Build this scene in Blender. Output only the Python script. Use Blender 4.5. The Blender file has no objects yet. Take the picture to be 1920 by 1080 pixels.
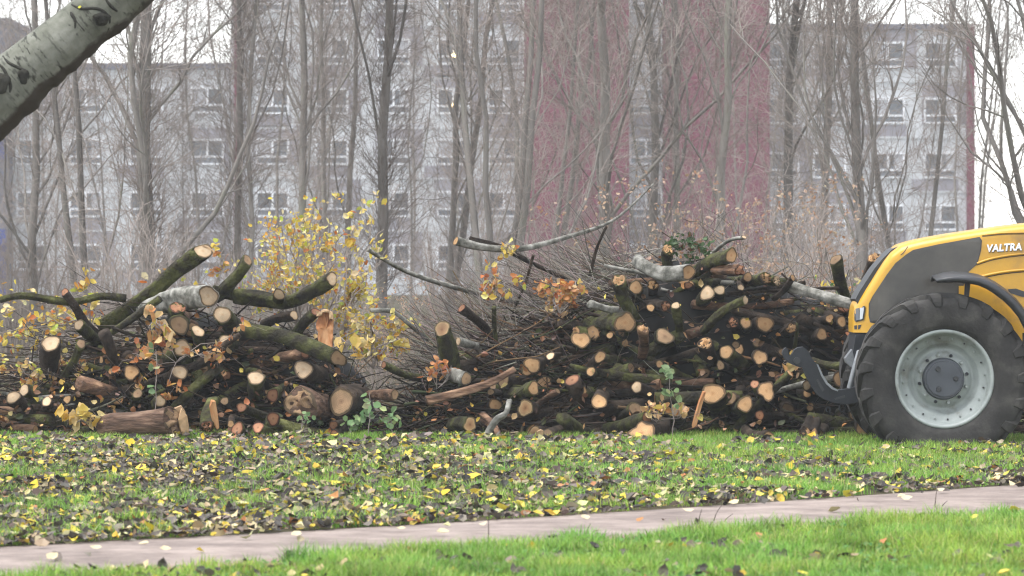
import bpy, bmesh, math, random
import numpy as np
from mathutils import Vector, Matrix
from mathutils.geometry import delaunay_2d_cdt

# ------------------------------------------------------------------ camera, sky, sun, exposure
SC = bpy.context.scene
COL = SC.collection
F, HZ, CH = 8000.0, 495.0, 1.6          # focal length in photo pixels, horizon row, eye height
cam = bpy.data.cameras.new("camera")
cam.sensor_width = 36.0
cam.lens = 36.0 * F / 1920.0
cam.shift_y = (HZ - 540.0) / 1920.0
cam.clip_start, cam.clip_end = 0.5, 6000.0
cam.dof.use_dof = True
cam.dof.focus_distance = 39.0
cam.dof.aperture_fstop = 5.6
camo = bpy.data.objects.new("camera", cam)
camo.location = (0, 0, CH)
camo.rotation_euler = (math.radians(90), 0, 0)
COL.objects.link(camo)
SC.camera = camo

SUN_EL, SUN_AZ = 72.0, 245.0            # high, to the left and a little behind the camera; overcast
world = bpy.data.worlds.new("World")
SC.world = world
world.use_nodes = True
nt = world.node_tree
nt.nodes.clear()
sky = nt.nodes.new("ShaderNodeTexSky")
sky.sky_type = 'NISHITA'
sky.sun_disc = False
sky.sun_elevation = math.radians(SUN_EL)
sky.sun_rotation = math.radians(SUN_AZ)
sky.air_density, sky.dust_density, sky.ozone_density = 1.0, 0.5, 1.0
hs = nt.nodes.new("ShaderNodeHueSaturation")
hs.inputs["Saturation"].default_value = 0.22
bg = nt.nodes.new("ShaderNodeBackground")
bg.inputs["Strength"].default_value = 0.15
wo = nt.nodes.new("ShaderNodeOutputWorld")
nt.links.new(sky.outputs[0], hs.inputs["Color"])
nt.links.new(hs.outputs[0], bg.inputs["Color"])
nt.links.new(bg.outputs[0], wo.inputs["Surface"])

sl = bpy.data.lights.new("sun", 'SUN')
sl.energy = 1.5
sl.angle = math.radians(40)
sl.color = (1.0, 0.97, 0.93)
so = bpy.data.objects.new("sun", sl)
az, el = math.radians(SUN_AZ), math.radians(SUN_EL)
sd = Vector((math.sin(az) * math.cos(el), math.cos(az) * math.cos(el), math.sin(el)))
so.rotation_euler = sd.to_track_quat('Z', 'Y').to_euler()
so.location = (0, 0, 60)
COL.objects.link(so)

vs = SC.view_settings
vs.view_transform, vs.look, vs.gamma, vs.use_curve_mapping = 'Standard', 'None', 1.0, False
vs.exposure = 1.65
cy = SC.cycles
cy.use_denoising = True
cy.max_bounces, cy.diffuse_bounces, cy.glossy_bounces = 6, 3, 2
cy.transmission_bounces, cy.volume_bounces, cy.transparent_max_bounces = 2, 1, 4
cy.use_adaptive_sampling = False
cy.filter_width = 1.2
cy.caustics_reflective = cy.caustics_refractive = False

# ------------------------------------------------------------------ helpers
PI = math.pi
def P(x, y, Y):
    """the point at distance Y that the photo shows at pixel (x, y)"""
    return Vector(((x - 960.0) / F * Y, Y, CH - (y - HZ) / F * Y))

def nrm(a):
    return a / np.maximum(np.linalg.norm(a, axis=-1, keepdims=True), 1e-9)

def mesh_np(name, V, tris=None, quads=None, col=None, smooth=True, mats=(), mi=None):
    me = bpy.data.meshes.new(name)
    V = np.asarray(V, dtype=np.float32).reshape(-1, 3)
    loops, starts, tot, n = [], [], [], 0
    for f, k in ((tris, 3), (quads, 4)):
        if f is None or len(f) == 0:
            continue
        f = np.asarray(f, dtype=np.int32)
        loops.append(f.ravel())
        starts.append(np.arange(len(f), dtype=np.int32) * k + n)
        n += f.size
    loops = np.concatenate(loops); starts = np.concatenate(starts)
    me.vertices.add(len(V)); me.vertices.foreach_set("co", V.ravel())
    me.loops.add(len(loops)); me.loops.foreach_set("vertex_index", loops)
    me.polygons.add(len(starts)); me.polygons.foreach_set("loop_start", starts)
    if mi is not None:
        me.polygons.foreach_set("material_index", np.asarray(mi, dtype=np.int32))
    me.polygons.foreach_set("use_smooth", np.full(len(starts), smooth, dtype=bool))
    me.update(calc_edges=True)
    if col is not None:
        at = me.attributes.new("Col", 'FLOAT_COLOR', 'POINT')
        c = np.ones((len(V), 4), dtype=np.float32); c[:, :3] = col
        at.data.foreach_set("color", c.ravel())
    for m in mats:
        me.materials.append(m)
    return me

def link(name, me, parent=None, loc=(0, 0, 0), label=None, cat=None, group=None, kind=None):
    o = bpy.data.objects.new(name, me)
    COL.objects.link(o)
    o.location = loc
    if parent: o.parent = parent
    return tag(o, label, cat, group, kind)

def tag(o, label=None, cat=None, group=None, kind=None):
    if label: o["label"] = label
    if cat: o["category"] = cat
    if group: o["group"] = group
    if kind: o["kind"] = kind
    return o

def empty(name, loc, label, cat, group=None):
    return link(name, None, None, loc, label, cat, group)

def tubes(Pt, R, S, tip=False):
    """(N,K,3) polylines with (N,K) radii -> verts, quads"""
    Pt = np.asarray(Pt, float); R = np.asarray(R, float)
    N, K, _ = Pt.shape
    T = nrm(np.gradient(Pt, axis=1))
    mean = nrm(T.mean(axis=1))
    ref = np.where(np.abs(mean[:, 2:3]) < 0.75, np.array([[0, 0, 1.0]]), np.array([[1.0, 0, 0]]))
    U = nrm(np.cross(T, np.broadcast_to(ref[:, None, :], T.shape)))
    W = np.cross(T, U)
    a = np.arange(S) * 2 * PI / S
    V = Pt[:, :, None, :] + R[:, :, None, None] * (np.cos(a)[None, None, :, None] * U[:, :, None, :] + np.sin(a)[None, None, :, None] * W[:, :, None, :])
    base = (np.arange(N) * K * S)[:, None, None] + (np.arange(K - 1) * S)[None, :, None]
    s = np.arange(S)[None, None, :]; s2 = (s + 1) % S
    q = np.stack([base + s, base + s2, base + S + s2, base + S + s], axis=-1).reshape(-1, 4)
    return V.reshape(-1, 3), q

def join(lst):
    V, Q, n = [], [], 0
    for v, q in lst:
        V.append(v); Q.append(q + n); n += len(v)
    return np.concatenate(V), np.concatenate(Q)

def grow(rng, Pt, R, n, t0, t1, L0, L1, rr, ang, up, wig, K, rmin=0.002, drop=0.5):
    """n children on every parent polyline"""
    M, Kp, _ = Pt.shape
    i = np.repeat(np.arange(M), n)
    t = rng.uniform(t0, t1, len(i))
    f = t * (Kp - 1); k = np.minimum(f.astype(int), Kp - 2); w = (f - k)[:, None]
    p0 = Pt[i, k] * (1 - w) + Pt[i, k + 1] * w
    r0 = R[i, k] * (1 - w[:, 0]) + R[i, k + 1] * w[:, 0]
    tan = nrm(Pt[i, k + 1] - Pt[i, k])
    pr = rng.normal(size=tan.shape); pr = nrm(pr - (pr * tan).sum(1, keepdims=True) * tan)
    a = np.radians(rng.uniform(ang[0], ang[1], len(i)))[:, None]
    d = np.cos(a) * tan + np.sin(a) * pr
    L = rng.uniform(L0, L1, len(i)) * (1 - drop * (t - t0) / max(t1 - t0, 1e-6))
    out = np.zeros((len(i), K, 3)); out[:, 0] = p0
    for j in range(1, K):
        d = nrm(d + np.array([0, 0, up]) + rng.normal(size=d.shape) * wig)
        out[:, j] = out[:, j - 1] + d * (L / (K - 1))[:, None]
    r = np.maximum(r0 * rr * rng.uniform(0.7, 1.0, len(i)), rmin)
    rad = r[:, None] * np.linspace(1, 0.3, K)[None, :]
    return out, np.maximum(rad, rmin * 0.6)

def noise2(x, y, seed, sc):
    """smooth value noise"""
    rng = np.random.default_rng(seed)
    g = rng.uniform(0, 1, (128, 128))
    x = np.asarray(x) / sc + 37.3; y = np.asarray(y) / sc + 11.7
    xi = np.floor(x).astype(int); yi = np.floor(y).astype(int)
    fx = x - xi; fy = y - yi
    fx = fx * fx * (3 - 2 * fx); fy = fy * fy * (3 - 2 * fy)
    a = g[xi % 128, yi % 128]; b = g[(xi + 1) % 128, yi % 128]
    c = g[xi % 128, (yi + 1) % 128]; d = g[(xi + 1) % 128, (yi + 1) % 128]
    return (a * (1 - fx) + b * fx) * (1 - fy) + (c * (1 - fx) + d * fx) * fy

def leaf_mesh(rng, C, Nn, A, size, wid, curl, cols, shape=None):
    """folded, curled leaves: centres C, normals Nn, axes A (N,3)"""
    A = nrm(A - (A * Nn).sum(1, keepdims=True) * Nn)
    B = np.cross(Nn, A)
    s = size[:, None]; w = (size * wid)[:, None]; c = (size * curl)[:, None]
    b = C - A * s * .5 + Nn * c * .6
    m1 = C - A * s * .14
    m2 = C + A * s * .2 + Nn * c * .15
    t = C + A * s * .52 + Nn * c * .9
    f = (size * rng.uniform(-.05, .28, len(size)))[:, None]
    l1 = C - A * s * .2 + B * w * .5 + Nn * f
    l2 = C + A * s * .18 + B * w * .42 + Nn * f
    r1 = C - A * s * .2 - B * w * .5 + Nn * f * .8
    r2 = C + A * s * .18 - B * w * .42 + Nn * f * .8
    V = np.stack([b, m1, m2, t, l1, l2, r1, r2], axis=1).reshape(-1, 3)
    T = np.array([[0, 1, 4], [1, 2, 5], [1, 5, 4], [2, 3, 5], [0, 6, 1], [1, 6, 7], [1, 7, 2], [2, 7, 3]])
    tr = (T[None] + (np.arange(len(C)) * 8)[:, None, None]).reshape(-1, 3)
    return V, tr, np.repeat(cols, 8, axis=0)

def pick(rng, n, pal, jit=0.18):
    """colours from a palette [(weight, (r,g,b)), ...]"""
    w = np.array([p[0] for p in pal], float); w /= w.sum()
    c = np.array([p[1] for p in pal], float)[rng.choice(len(pal), n, p=w)]
    return np.clip(c * rng.uniform(1 - jit, 1 + jit, (n, 1)) * rng.uniform(1 - jit * .4, 1 + jit * .4, (n, 3)), 0, 1)

# ------------------------------------------------------------------ materials
def mat(name, rough=0.8, spec=0.3):
    m = bpy.data.materials.new(name); m.use_nodes = True
    n = m.node_tree; b = n.nodes["Principled BSDF"]
    b.inputs["Roughness"].default_value = rough
    b.inputs["Specular IOR Level"].default_value = spec
    return m, n, b

def N(n, typ, **kw):
    x = n.nodes.new(typ)
    for k, v in kw.items():
        if k in x.inputs: x.inputs[k].default_value = v
        else: setattr(x, k, v)
    return x

def ramp(n, fac, stops):
    r = n.nodes.new("ShaderNodeValToRGB")
    e = r.color_ramp.elements
    while len(e) < len(stops): e.new(0.5)
    for i, (p, c) in enumerate(stops):
        e[i].position = p; e[i].color = (*c, 1)
    n.links.new(fac, r.inputs[0])
    return r.outputs[0]

def noisemat(name, stops, scale=6, detail=6, rough=0.85, bump=0.0, bscale=None, spec=0.25, stretch=None, rnd=0.0, coord='Object', metal=0.0):
    m, n, b = mat(name, rough, spec)
    tc = N(n, "ShaderNodeTexCoord")
    src = tc.outputs[coord]
    if stretch:
        mp = N(n, "ShaderNodeMapping"); mp.inputs["Scale"].default_value = stretch
        n.links.new(src, mp.inputs[0]); src = mp.outputs[0]
    if rnd:
        oi = N(n, "ShaderNodeObjectInfo"); ad = N(n, "ShaderNodeVectorMath", operation='ADD')
        ml = N(n, "ShaderNodeMath", operation='MULTIPLY'); ml.inputs[1].default_value = 37.0
        n.links.new(oi.outputs["Random"], ml.inputs[0]); n.links.new(src, ad.inputs[0]); n.links.new(ml.outputs[0], ad.inputs[1])
        src = ad.outputs[0]
    nz = N(n, "ShaderNodeTexNoise", Scale=scale, Detail=detail, Roughness=0.62)
    n.links.new(src, nz.inputs["Vector"])
    c = ramp(n, nz.outputs[0], stops)
    if rnd:
        h = N(n, "ShaderNodeHueSaturation")
        mr = N(n, "ShaderNodeMapRange"); mr.inputs["To Min"].default_value = 1 - rnd; mr.inputs["To Max"].default_value = 1 + rnd
        n.links.new(oi.outputs["Random"], mr.inputs[0]); n.links.new(mr.outputs[0], h.inputs["Value"]); n.links.new(c, h.inputs["Color"]); c = h.outputs[0]
    n.links.new(c, b.inputs["Base Color"])
    b.inputs["Metallic"].default_value = metal
    if bump:
        n2 = N(n, "ShaderNodeTexNoise", Scale=bscale or scale * 3, Detail=5)
        n.links.new(src, n2.inputs["Vector"])
        bp = N(n, "ShaderNodeBump", Strength=bump, Distance=0.02)
        n.links.new(n2.outputs[0], bp.inputs["Height"]); n.links.new(bp.outputs[0], b.inputs["Normal"])
    return m

def attrmat(name, rough=0.7, spec=0.3, trans=0.0):
    m, n, b = mat(name, rough, spec)
    a = N(n, "ShaderNodeAttribute", attribute_name="Col")
    n.links.new(a.outputs["Color"], b.inputs["Base Color"])
    if trans:
        t = N(n, "ShaderNodeBsdfTranslucent"); mx = N(n, "ShaderNodeMixShader"); mx.inputs[0].default_value = trans
        n.links.new(a.outputs["Color"], t.inputs[0]); n.links.new(b.outputs[0], mx.inputs[1]); n.links.new(t.outputs[0], mx.inputs[2])
        n.links.new(mx.outputs[0], n.nodes["Material Output"].inputs[0])
    return m

M = {}
M['leaf'] = attrmat('autumn_leaf', 0.6, 0.3, 0.35)
M['deadleaf'] = attrmat('dead_leaf', 0.55, 0.4, 0.1)
M['grass'] = attrmat('grass_blade', 0.6, 0.25, 0.4)
M['treebark'] = noisemat('tree_bark', [(.3, (.13, .12, .108)), (.55, (.225, .205, .185)), (.75, (.21, .215, .165))], 3, 6, .9, .6, 25, stretch=(1, 1, .25), rnd=.25)
M['twig'] = noisemat('bare_twig', [(.3, (.2, .165, .145)), (.7, (.33, .285, .255))], 1.2, 3, .85, rnd=.25)
M['moss'] = noisemat('mossy_bark', [(.3, (.006, .005, .004)), (.45, (.026, .022, .012)), (.56, (.055, .058, .016)), (.72, (.125, .125, .045))], 7, 9, .92, 1.0, 40, stretch=(1, 1, 1), rnd=.25)
M['darkbark'] = noisemat('dark_bark', [(.32, (.006, .004, .003)), (.52, (.03, .02, .013)), (.75, (.075, .055, .04))], 7, 8, .9, .9, 50, rnd=.3)
M['palebark'] = noisemat('pale_bark', [(.32, (.035, .036, .028)), (.5, (.15, .145, .125)), (.7, (.33, .32, .29))], 11, 8, .8, .4, 40, rnd=.15)
M['peeled'] = noisemat('peeled_wood', [(.34, (.028, .017, .011)), (.52, (.12, .066, .04)), (.7, (.32, .2, .12))], 9, 8, .85, 1.0, 30, stretch=(.3, 1, 1.6), rnd=.2)
M['rough'] = noisemat('rough_reddish_bark', [(.34, (.025, .015, .01)), (.5, (.095, .056, .038)), (.68, (.22, .145, .1))], 11, 9, .9, 1.0, 26, stretch=(.25, 1, 1.8))
M['debris'] = noisemat('bark_debris', [(.3, (.004, .004, .003)), (.6, (.014, .011, .009)), (.8, (.03, .024, .018))], 6, 8, .95, 1.0, 20)
M['brush'] = attrmat('brushwood_twig', 0.85, 0.2)

def cutmat(name, edge, mid, heart):
    m, n, b = mat(name, .75, .2)
    a = N(n, "ShaderNodeAttribute", attribute_name="rad")
    tc = N(n, "ShaderNodeTexCoord"); oi = N(n, "ShaderNodeObjectInfo")
    ad = N(n, "ShaderNodeVectorMath", operation='ADD'); sc = N(n, "ShaderNodeMath", operation='MULTIPLY'); sc.inputs[1].default_value = 41
    n.links.new(oi.outputs["Random"], sc.inputs[0]); n.links.new(tc.outputs["Object"], ad.inputs[0]); n.links.new(sc.outputs[0], ad.inputs[1])
    nz = N(n, "ShaderNodeTexNoise", Scale=16, Detail=5); n.links.new(ad.outputs[0], nz.inputs["Vector"])
    w = N(n, "ShaderNodeMath", operation='MULTIPLY_ADD'); w.inputs[1].default_value = .28
    n.links.new(nz.outputs[0], w.inputs[0]); n.links.new(a.outputs["Fac"], w.inputs[2])
    c = ramp(n, w.outputs[0], [(.12, heart), (.42, mid), (.85, tuple(.5 * (p + q) for p, q in zip(mid, edge))), (.98, edge), (1.08, tuple(.3 * p for p in edge))])
    wv = N(n, "ShaderNodeMath", operation='SINE'); fr = N(n, "ShaderNodeMath", operation='MULTIPLY'); fr.inputs[1].default_value = 52
    n.links.new(w.outputs[0], fr.inputs[0]); n.links.new(fr.outputs[0], wv.inputs[0])
    mr = N(n, "ShaderNodeMapRange"); mr.inputs["From Min"].default_value = -1; mr.inputs["To Min"].default_value = .84; mr.inputs["To Max"].default_value = 1.06
    n.links.new(wv.outputs[0], mr.inputs[0])
    n3 = N(n, "ShaderNodeTexNoise", Scale=7, Detail=6); n.links.new(ad.outputs[0], n3.inputs["Vector"])
    m3 = N(n, "ShaderNodeMapRange"); m3.inputs["From Min"].default_value = .25; m3.inputs["From Max"].default_value = .75; m3.inputs["To Min"].default_value = .45; m3.inputs["To Max"].default_value = 1.15
    n.links.new(n3.outputs[0], m3.inputs[0])
    mm = N(n, "ShaderNodeMath", operation='MULTIPLY'); n.links.new(mr.outputs[0], mm.inputs[0]); n.links.new(m3.outputs[0], mm.inputs[1])
    mo = N(n, "ShaderNodeMapRange"); mo.inputs["To Min"].default_value = .62; mo.inputs["To Max"].default_value = 1.08; n.links.new(oi.outputs["Random"], mo.inputs[0])
    mm2 = N(n, "ShaderNodeMath", operation='MULTIPLY'); n.links.new(mm.outputs[0], mm2.inputs[0]); n.links.new(mo.outputs[0], mm2.inputs[1])
    h = N(n, "ShaderNodeHueSaturation"); n.links.new(c, h.inputs["Color"]); n.links.new(mm2.outputs[0], h.inputs["Value"])
    n.links.new(h.outputs[0], b.inputs["Base Color"])
    bp = N(n, "ShaderNodeBump", Strength=.4, Distance=.006); n.links.new(nz.outputs[0], bp.inputs["Height"]); n.links.new(bp.outputs[0], b.inputs["Normal"])
    return m
CUT = {
 'pale': cutmat('pale_cut_wood', (.5, .34, .2), (.62, .47, .31), (.55, .36, .2)),
 'orange': cutmat('orange_cut_wood', (.5, .3, .15), (.58, .35, .17), (.42, .21, .09)),
 'ring': cutmat('ringed_cut_wood', (.55, .38, .2), (.36, .2, .1), (.2, .09, .04)),
 'red': cutmat('reddish_cut_wood', (.3, .12, .065), (.42, .22, .12), (.2, .075, .04)),
 'dull': cutmat('dull_cut_wood', (.3, .2, .11), (.33, .21, .12), (.2, .11, .06)),
}
BARK = {'moss': M['moss'], 'dark': M['darkbark'], 'pale': M['palebark'], 'peeled': M['peeled'], 'rough': M['rough']}

# ------------------------------------------------------------------ ground and path
def far_edge(x): return 1030 + (912 - 1030) * x / 1920.0 + 6 * np.sin(x / 610.0) - 3
def near_edge(x): return 1090 + (972 - 1090) * x / 1920.0 + 5 * np.sin(x / 500.0 + 1)
def gpt(x, y):
    Y = CH * F / (y - HZ)
    return np.stack([(x - 960.0) / F * Y, Y], axis=-1)

gm, n, b = mat('soil', .95, .1)
tc = N(n, "ShaderNodeTexCoord")
n1 = N(n, "ShaderNodeTexNoise", Scale=.35, Detail=8); n2_ = N(n, "ShaderNodeTexNoise", Scale=14, Detail=6)
n.links.new(tc.outputs["Object"], n1.inputs["Vector"]); n.links.new(tc.outputs["Object"], n2_.inputs["Vector"])
mx = N(n, "ShaderNodeMath", operation='MULTIPLY_ADD'); mx.inputs[1].default_value = .5
n.links.new(n2_.outputs[0], mx.inputs[0]); n.links.new(n1.outputs[0], mx.inputs[2])
n.links.new(ramp(n, mx.outputs[0], [(.5, (.022, .018, .012)), (.72, (.045, .04, .02)), (.95, (.08, .062, .04))]), b.inputs["Base Color"])
bp = N(n, "ShaderNodeBump", Strength=.8, Distance=.03); n.links.new(n2_.outputs[0], bp.inputs["Height"]); n.links.new(bp.outputs[0], b.inputs["Normal"])
gx = np.concatenate([[-3000, -600, -120], np.linspace(-40, 40, 41), [120, 600, 3000]])
gy = np.concatenate([[-600, -60], np.linspace(0, 80, 41), [130, 260, 600, 3500]])
GX, GY = np.meshgrid(gx, gy)
nx, ny = len(gx), len(gy)
idx = np.arange(nx * ny).reshape(ny, nx)
q = np.stack([idx[:-1, :-1], idx[:-1, 1:], idx[1:, 1:], idx[1:, :-1]], -1).reshape(-1, 4)
link('ground', mesh_np('ground', np.stack([GX, GY, GX * 0], -1), quads=q, mats=[gm]), kind='structure')

pm, n, b = mat('worn_red_asphalt', .75, .3)
tc = N(n, "ShaderNodeTexCoord")
n1 = N(n, "ShaderNodeTexNoise", Scale=1.6, Detail=9, Roughness=.7); n2_ = N(n, "ShaderNodeTexNoise", Scale=22, Detail=9, Roughness=.85)
n.links.new(tc.outputs["Object"], n1.inputs["Vector"]); n.links.new(tc.outputs["Object"], n2_.inputs["Vector"])
mx = N(n, "ShaderNodeMath", operation='MULTIPLY_ADD'); mx.inputs[1].default_value = .5
n.links.new(n2_.outputs[0], mx.inputs[0]); n.links.new(n1.outputs[0], mx.inputs[2])
cb = ramp(n, mx.outputs[0], [(.52, (.085, .062, .053)), (.72, (.185, .145, .125)), (.9, (.29, .235, .205))])
ed = N(n, "ShaderNodeAttribute", attribute_name="edge")
mxc = N(n, "ShaderNodeMix", data_type='RGBA')
n.links.new(ramp(n, ed.outputs["Fac"], [(.0, (0, 0, 0)), (.82, (0, 0, 0)), (.96, (1, 1, 1))]), mxc.inputs["Factor"])
n.links.new(cb, mxc.inputs["A"]); mxc.inputs["B"].default_value = (.2, .085, .07, 1)
n.links.new(mxc.outputs["Result"], b.inputs["Base Color"])
bp = N(n, "ShaderNodeBump", Strength=.35, Distance=.004); n.links.new(n2_.outputs[0], bp.inputs["Height"]); n.links.new(bp.outputs[0], b.inputs["Normal"])
xs = np.linspace(-900, 2700, 90)
A_, B_ = gpt(xs, far_edge(xs)), gpt(xs, near_edge(xs))
tt = np.linspace(0, 1, 7)
pv = A_[:, None] * (1 - tt)[None, :, None] + B_[:, None] * tt[None, :, None]
pz = 0.004 + 0.022 * np.sin(PI * tt)[None, :] * np.ones((len(xs), 1))
idx = np.arange(len(xs) * 7).reshape(len(xs), 7)
q = np.stack([idx[:-1, :-1], idx[:-1, 1:], idx[1:, 1:], idx[1:, :-1]], -1).reshape(-1, 4)
me = mesh_np('path', np.concatenate([pv, pz[..., None]], -1), quads=q[:, ::-1], mats=[pm])
ea = me.attributes.new("edge", 'FLOAT', 'POINT'); ea.data.foreach_set("value", np.tile(tt, len(xs)).astype(np.float32))
link('path', me, kind='structure')
# ------------------------------------------------------------------ the flats behind the trees
def bmobj(name, bm, mats, parent=None, loc=(0, 0, 0), bevel=0, smooth=False, **kw):
    if bevel:
        bmesh.ops.bevel(bm, geom=[e for e in bm.edges if e.is_manifold and e.calc_face_angle(0) > .5], offset=bevel, segments=2, affect='EDGES', profile=.5)
    bmesh.ops.recalc_face_normals(bm, faces=bm.faces)
    me = bpy.data.meshes.new(name); bm.to_mesh(me); bm.free()
    if smooth:
        for p in me.polygons: p.use_smooth = True
    for m in (mats if isinstance(mats, (list, tuple)) else [mats]): me.materials.append(m)
    return link(name, me, parent, loc, **kw)

def box(bm, x0, x1, y0, y1, z0, z1, mi=0):
    v = [bm.verts.new(p) for p in ((x0, y0, z0), (x1, y0, z0), (x1, y1, z0), (x0, y1, z0), (x0, y0, z1), (x1, y0, z1), (x1, y1, z1), (x0, y1, z1))]
    for f in ((0, 1, 5, 4), (1, 2, 6, 5), (2, 3, 7, 6), (3, 0, 4, 7), (4, 5, 6, 7), (3, 2, 1, 0)):
        bm.faces.new([v[i] for i in f]).material_index = mi

M['concrete'] = noisemat('pale_facade', [(.3, (.41, .42, .43)), (.7, (.53, .535, .545))], .7, 6, .85, stretch=(1, 1, .4))
M['mauve'] = noisemat('mauve_facade_panel', [(.3, (.22, .205, .225)), (.7, (.29, .275, .295))], .9, 5, .8)
M['wframe'] = noisemat('white_window_frame', [(.3, (.7, .71, .74)), (.7, (.8, .8, .82))], 2, 3, .5)
M['glass'] = noisemat('window_glass', [(.35, (.03, .035, .045)), (.65, (.1, .11, .13))], .5, 2, .12, spec=.6)
M['curtain'] = noisemat('net_curtain', [(.3, (.3, .3, .32)), (.7, (.45, .45, .46))], 3, 3, .8)
M['redwall'] = noisemat('dark_red_facade', [(.3, (.12, .014, .034)), (.7, (.17, .025, .05))], .8, 6, .8)
M['bluewall'] = noisemat('blue_panel', [(.3, (.01, .03, .16)), (.7, (.02, .05, .25))], .7, 4, .6)
M['greywall'] = noisemat('dark_grey_facade', [(.3, (.1, .1, .13)), (.7, (.16, .16, .19))], .7, 5, .8)

BD = 222.0
def bx(x): return (x - 960.0) / F * BD
def bz(y): return CH - (y - HZ) / F * BD
bmw = bmesh.new()                                   # one window: outer frame, mullion, transom
W2, H2 = .86, .67
for a in ((-W2, W2, -H2, -H2 + .09), (-W2, W2, H2 - .09, H2), (-W2, -W2 + .09, -H2 + .09, H2 - .09), (W2 - .09, W2, -H2 + .09, H2 - .09),
          (-.05, .05, -.2, H2 - .09), (-W2 + .09, W2 - .09, -.29, -.2)):
    box(bmw, a[0], a[1], -.1, .02, a[2], a[3])
win_me = bpy.data.meshes.new('window'); bmw.to_mesh(win_me); bmw.free(); win_me.materials.append(M['wframe'])
def pane_mesh(m, left):
    bm = bmesh.new()
    for a in ((-W2 + .09, -.05, -.2, H2 - .09), (.05, W2 - .09, -.2, H2 - .09), (-W2 + .09, W2 - .09, -H2 + .09, -.29)):
        box(bm, a[0], a[1], -.03, .01, a[2], a[3], 0)
    if left:
        box(bm, *left, -.045, -.032, -.19, H2 - .1, 1)
    me = bpy.data.meshes.new('pane'); bm.to_mesh(me); bm.free(); me.materials.append(m); me.materials.append(M['curtain']); return me
panes = [pane_mesh(M['glass'], None), pane_mesh(M['glass'], (.06, W2 - .1)), pane_mesh(M['glass'], (-W2 + .1, -.06)), pane_mesh(M['glass'], (.3, W2 - .1))]
brng = random.Random(5)
def block(name, label, x0, x1, ytop, cols, rows, depth, redge=None, skip=()):
    t = empty(name, (bx((x0 + x1) / 2), BD, 0), label, 'building')
    cx = t.location.x
    X0, X1, ZT = bx(x0) - cx, bx(x1) - cx, bz(ytop)
    bm = bmesh.new(); box(bm, X0, X1, 0, depth, -.5, ZT)
    bmobj('wall', bm, M['concrete'], t)
    bm = bmesh.new(); box(bm, X0 - .12, X1 + .12, -.15, depth + .1, ZT + .003, ZT + .32)
    bmobj('roof_edge', bm, M['greywall'], t)
    def panel(*a_):                                 # mauve panels beside and under windows
        bm = bmesh.new(); box(bm, *a_); bmobj('facade_panel', bm, M['mauve'], t)
    for ri, y in enumerate(rows):
        z = bz(y)
        for ci, x in enumerate(cols):
            c = bx(x) - cx
            if brng.random() < .72:
                a, b_ = (c - 1.5, c + .95) if (ri + ci) % 2 else (c - .95, c + 1.5)
                a, b_ = max(a, X0 + .05), min(b_, X1 - .05)
                if (ri % 2) ^ (ci % 2): panel(a, b_, -.035, -.002, z - 1.38, z - .72)
                else:
                    panel(a, b_, -.035, -.002, z + .72, z + 1.38)
                    if c - W2 - .05 > a: panel(a, c - W2 - .02, -.034, -.002, z - .7, z + .7)
                    if b_ > c + W2 + .05: panel(c + W2 + .02, b_, -.034, -.002, z - .7, z + .7)
    for y in rows:
        z = bz(y + 50); bm = bmesh.new(); box(bm, X0, X1, -.06, -.002, z - .05, z + .05)
        bmobj('floor_band', bm, M['concrete'], t)
    if redge:
        bm = bmesh.new(); box(bm, bx(redge[0]) - cx, bx(redge[1]) - cx, -.5, depth * .9, -.4, ZT + .2)
        bmobj('corner_pier', bm, M['redwall'], t)
    for y in rows:
        for x in cols:
            w = link('window', win_me, t, (bx(x) - cx, -.03, bz(y)))
            link('pane', brng.choice(panes), w, (0, 0, 0))
    return t
ROWS = [-100, -2, 97, 190, 285, 383, 482]
block('apartment_building', 'lower grey block of flats at the left, under the leaning white trunk', 24, 430, 130, [62, 161, 274, 389], [188, 285, 383, 482], 12)
block('apartment_building', 'tall pale grey block of flats left of the dark red towers', 433, 981, -140, [511, 622, 738, 850, 945], ROWS, 13.5, (440, 452))
block('apartment_building', 'grey block of flats right of the red towers, sky above its flat roof', 1442, 1812, 56, [1467, 1555, 1665, 1763], [103, 208, 310, 408, 505], 12.5, (1812, 1826))
block('stair_hall', 'narrow pale glazed bay squeezed between the two dark red towers', 1180, 1241, -120, [1211], ROWS, 9)
def tower(label, x0, x1, ytop, m, proj, extra=None, nm='stair_tower'):
    t = empty(nm, (bx((x0 + x1) / 2), BD - proj, 0), label, 'tower')
    cx = t.location.x
    bm = bmesh.new(); box(bm, bx(x0) - cx, bx(x1) - cx, 0, proj + 12, -.5, bz(ytop))
    bmobj('wall', bm, m, t)
    bm = bmesh.new(); box(bm, bx(x0) - cx - .1, bx(x1) - cx + .1, -.1, proj + 12.1, bz(ytop) + .003, bz(ytop) + .3)
    bmobj('roof_edge', bm, M['greywall'], t)
    bm = bmesh.new()
    for y in (-60, 39, 137, 235, 333, 431): box(bm, bx(x0) - cx + .02, bx(x1) - cx - .02, -.02, -.002, bz(y) - .03, bz(y) + .03)
    bmobj('joint_strip', bm, m, t)
    if extra:
        for a in extra:
            bm = bmesh.new(); box(bm, bx(a[0]) - cx, bx(a[1]) - cx, -.06, -.003, bz(a[3]), bz(a[2]))
            bmobj('blue_panel', bm, M['bluewall'], t)
tower('windowless dark red tower, the left one of the two', 983, 1178, -170, M['redwall'], 1.6)
tower('windowless dark red tower, the right one of the two', 1243, 1440, -170, M['redwall'], 1.6)
tower('dark grey tower with bright blue panels at the far left edge', -60, 22, 48, M['greywall'], 2.0, [(-30, 20, 255, 300), (-30, 20, 430, 525), (-40, 20, 540, 560)])
lampm, n, b = mat('warm_lamp', .5)
b.inputs["Emission Color"].default_value = (1, .72, .3, 1); b.inputs["Emission Strength"].default_value = 6
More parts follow.
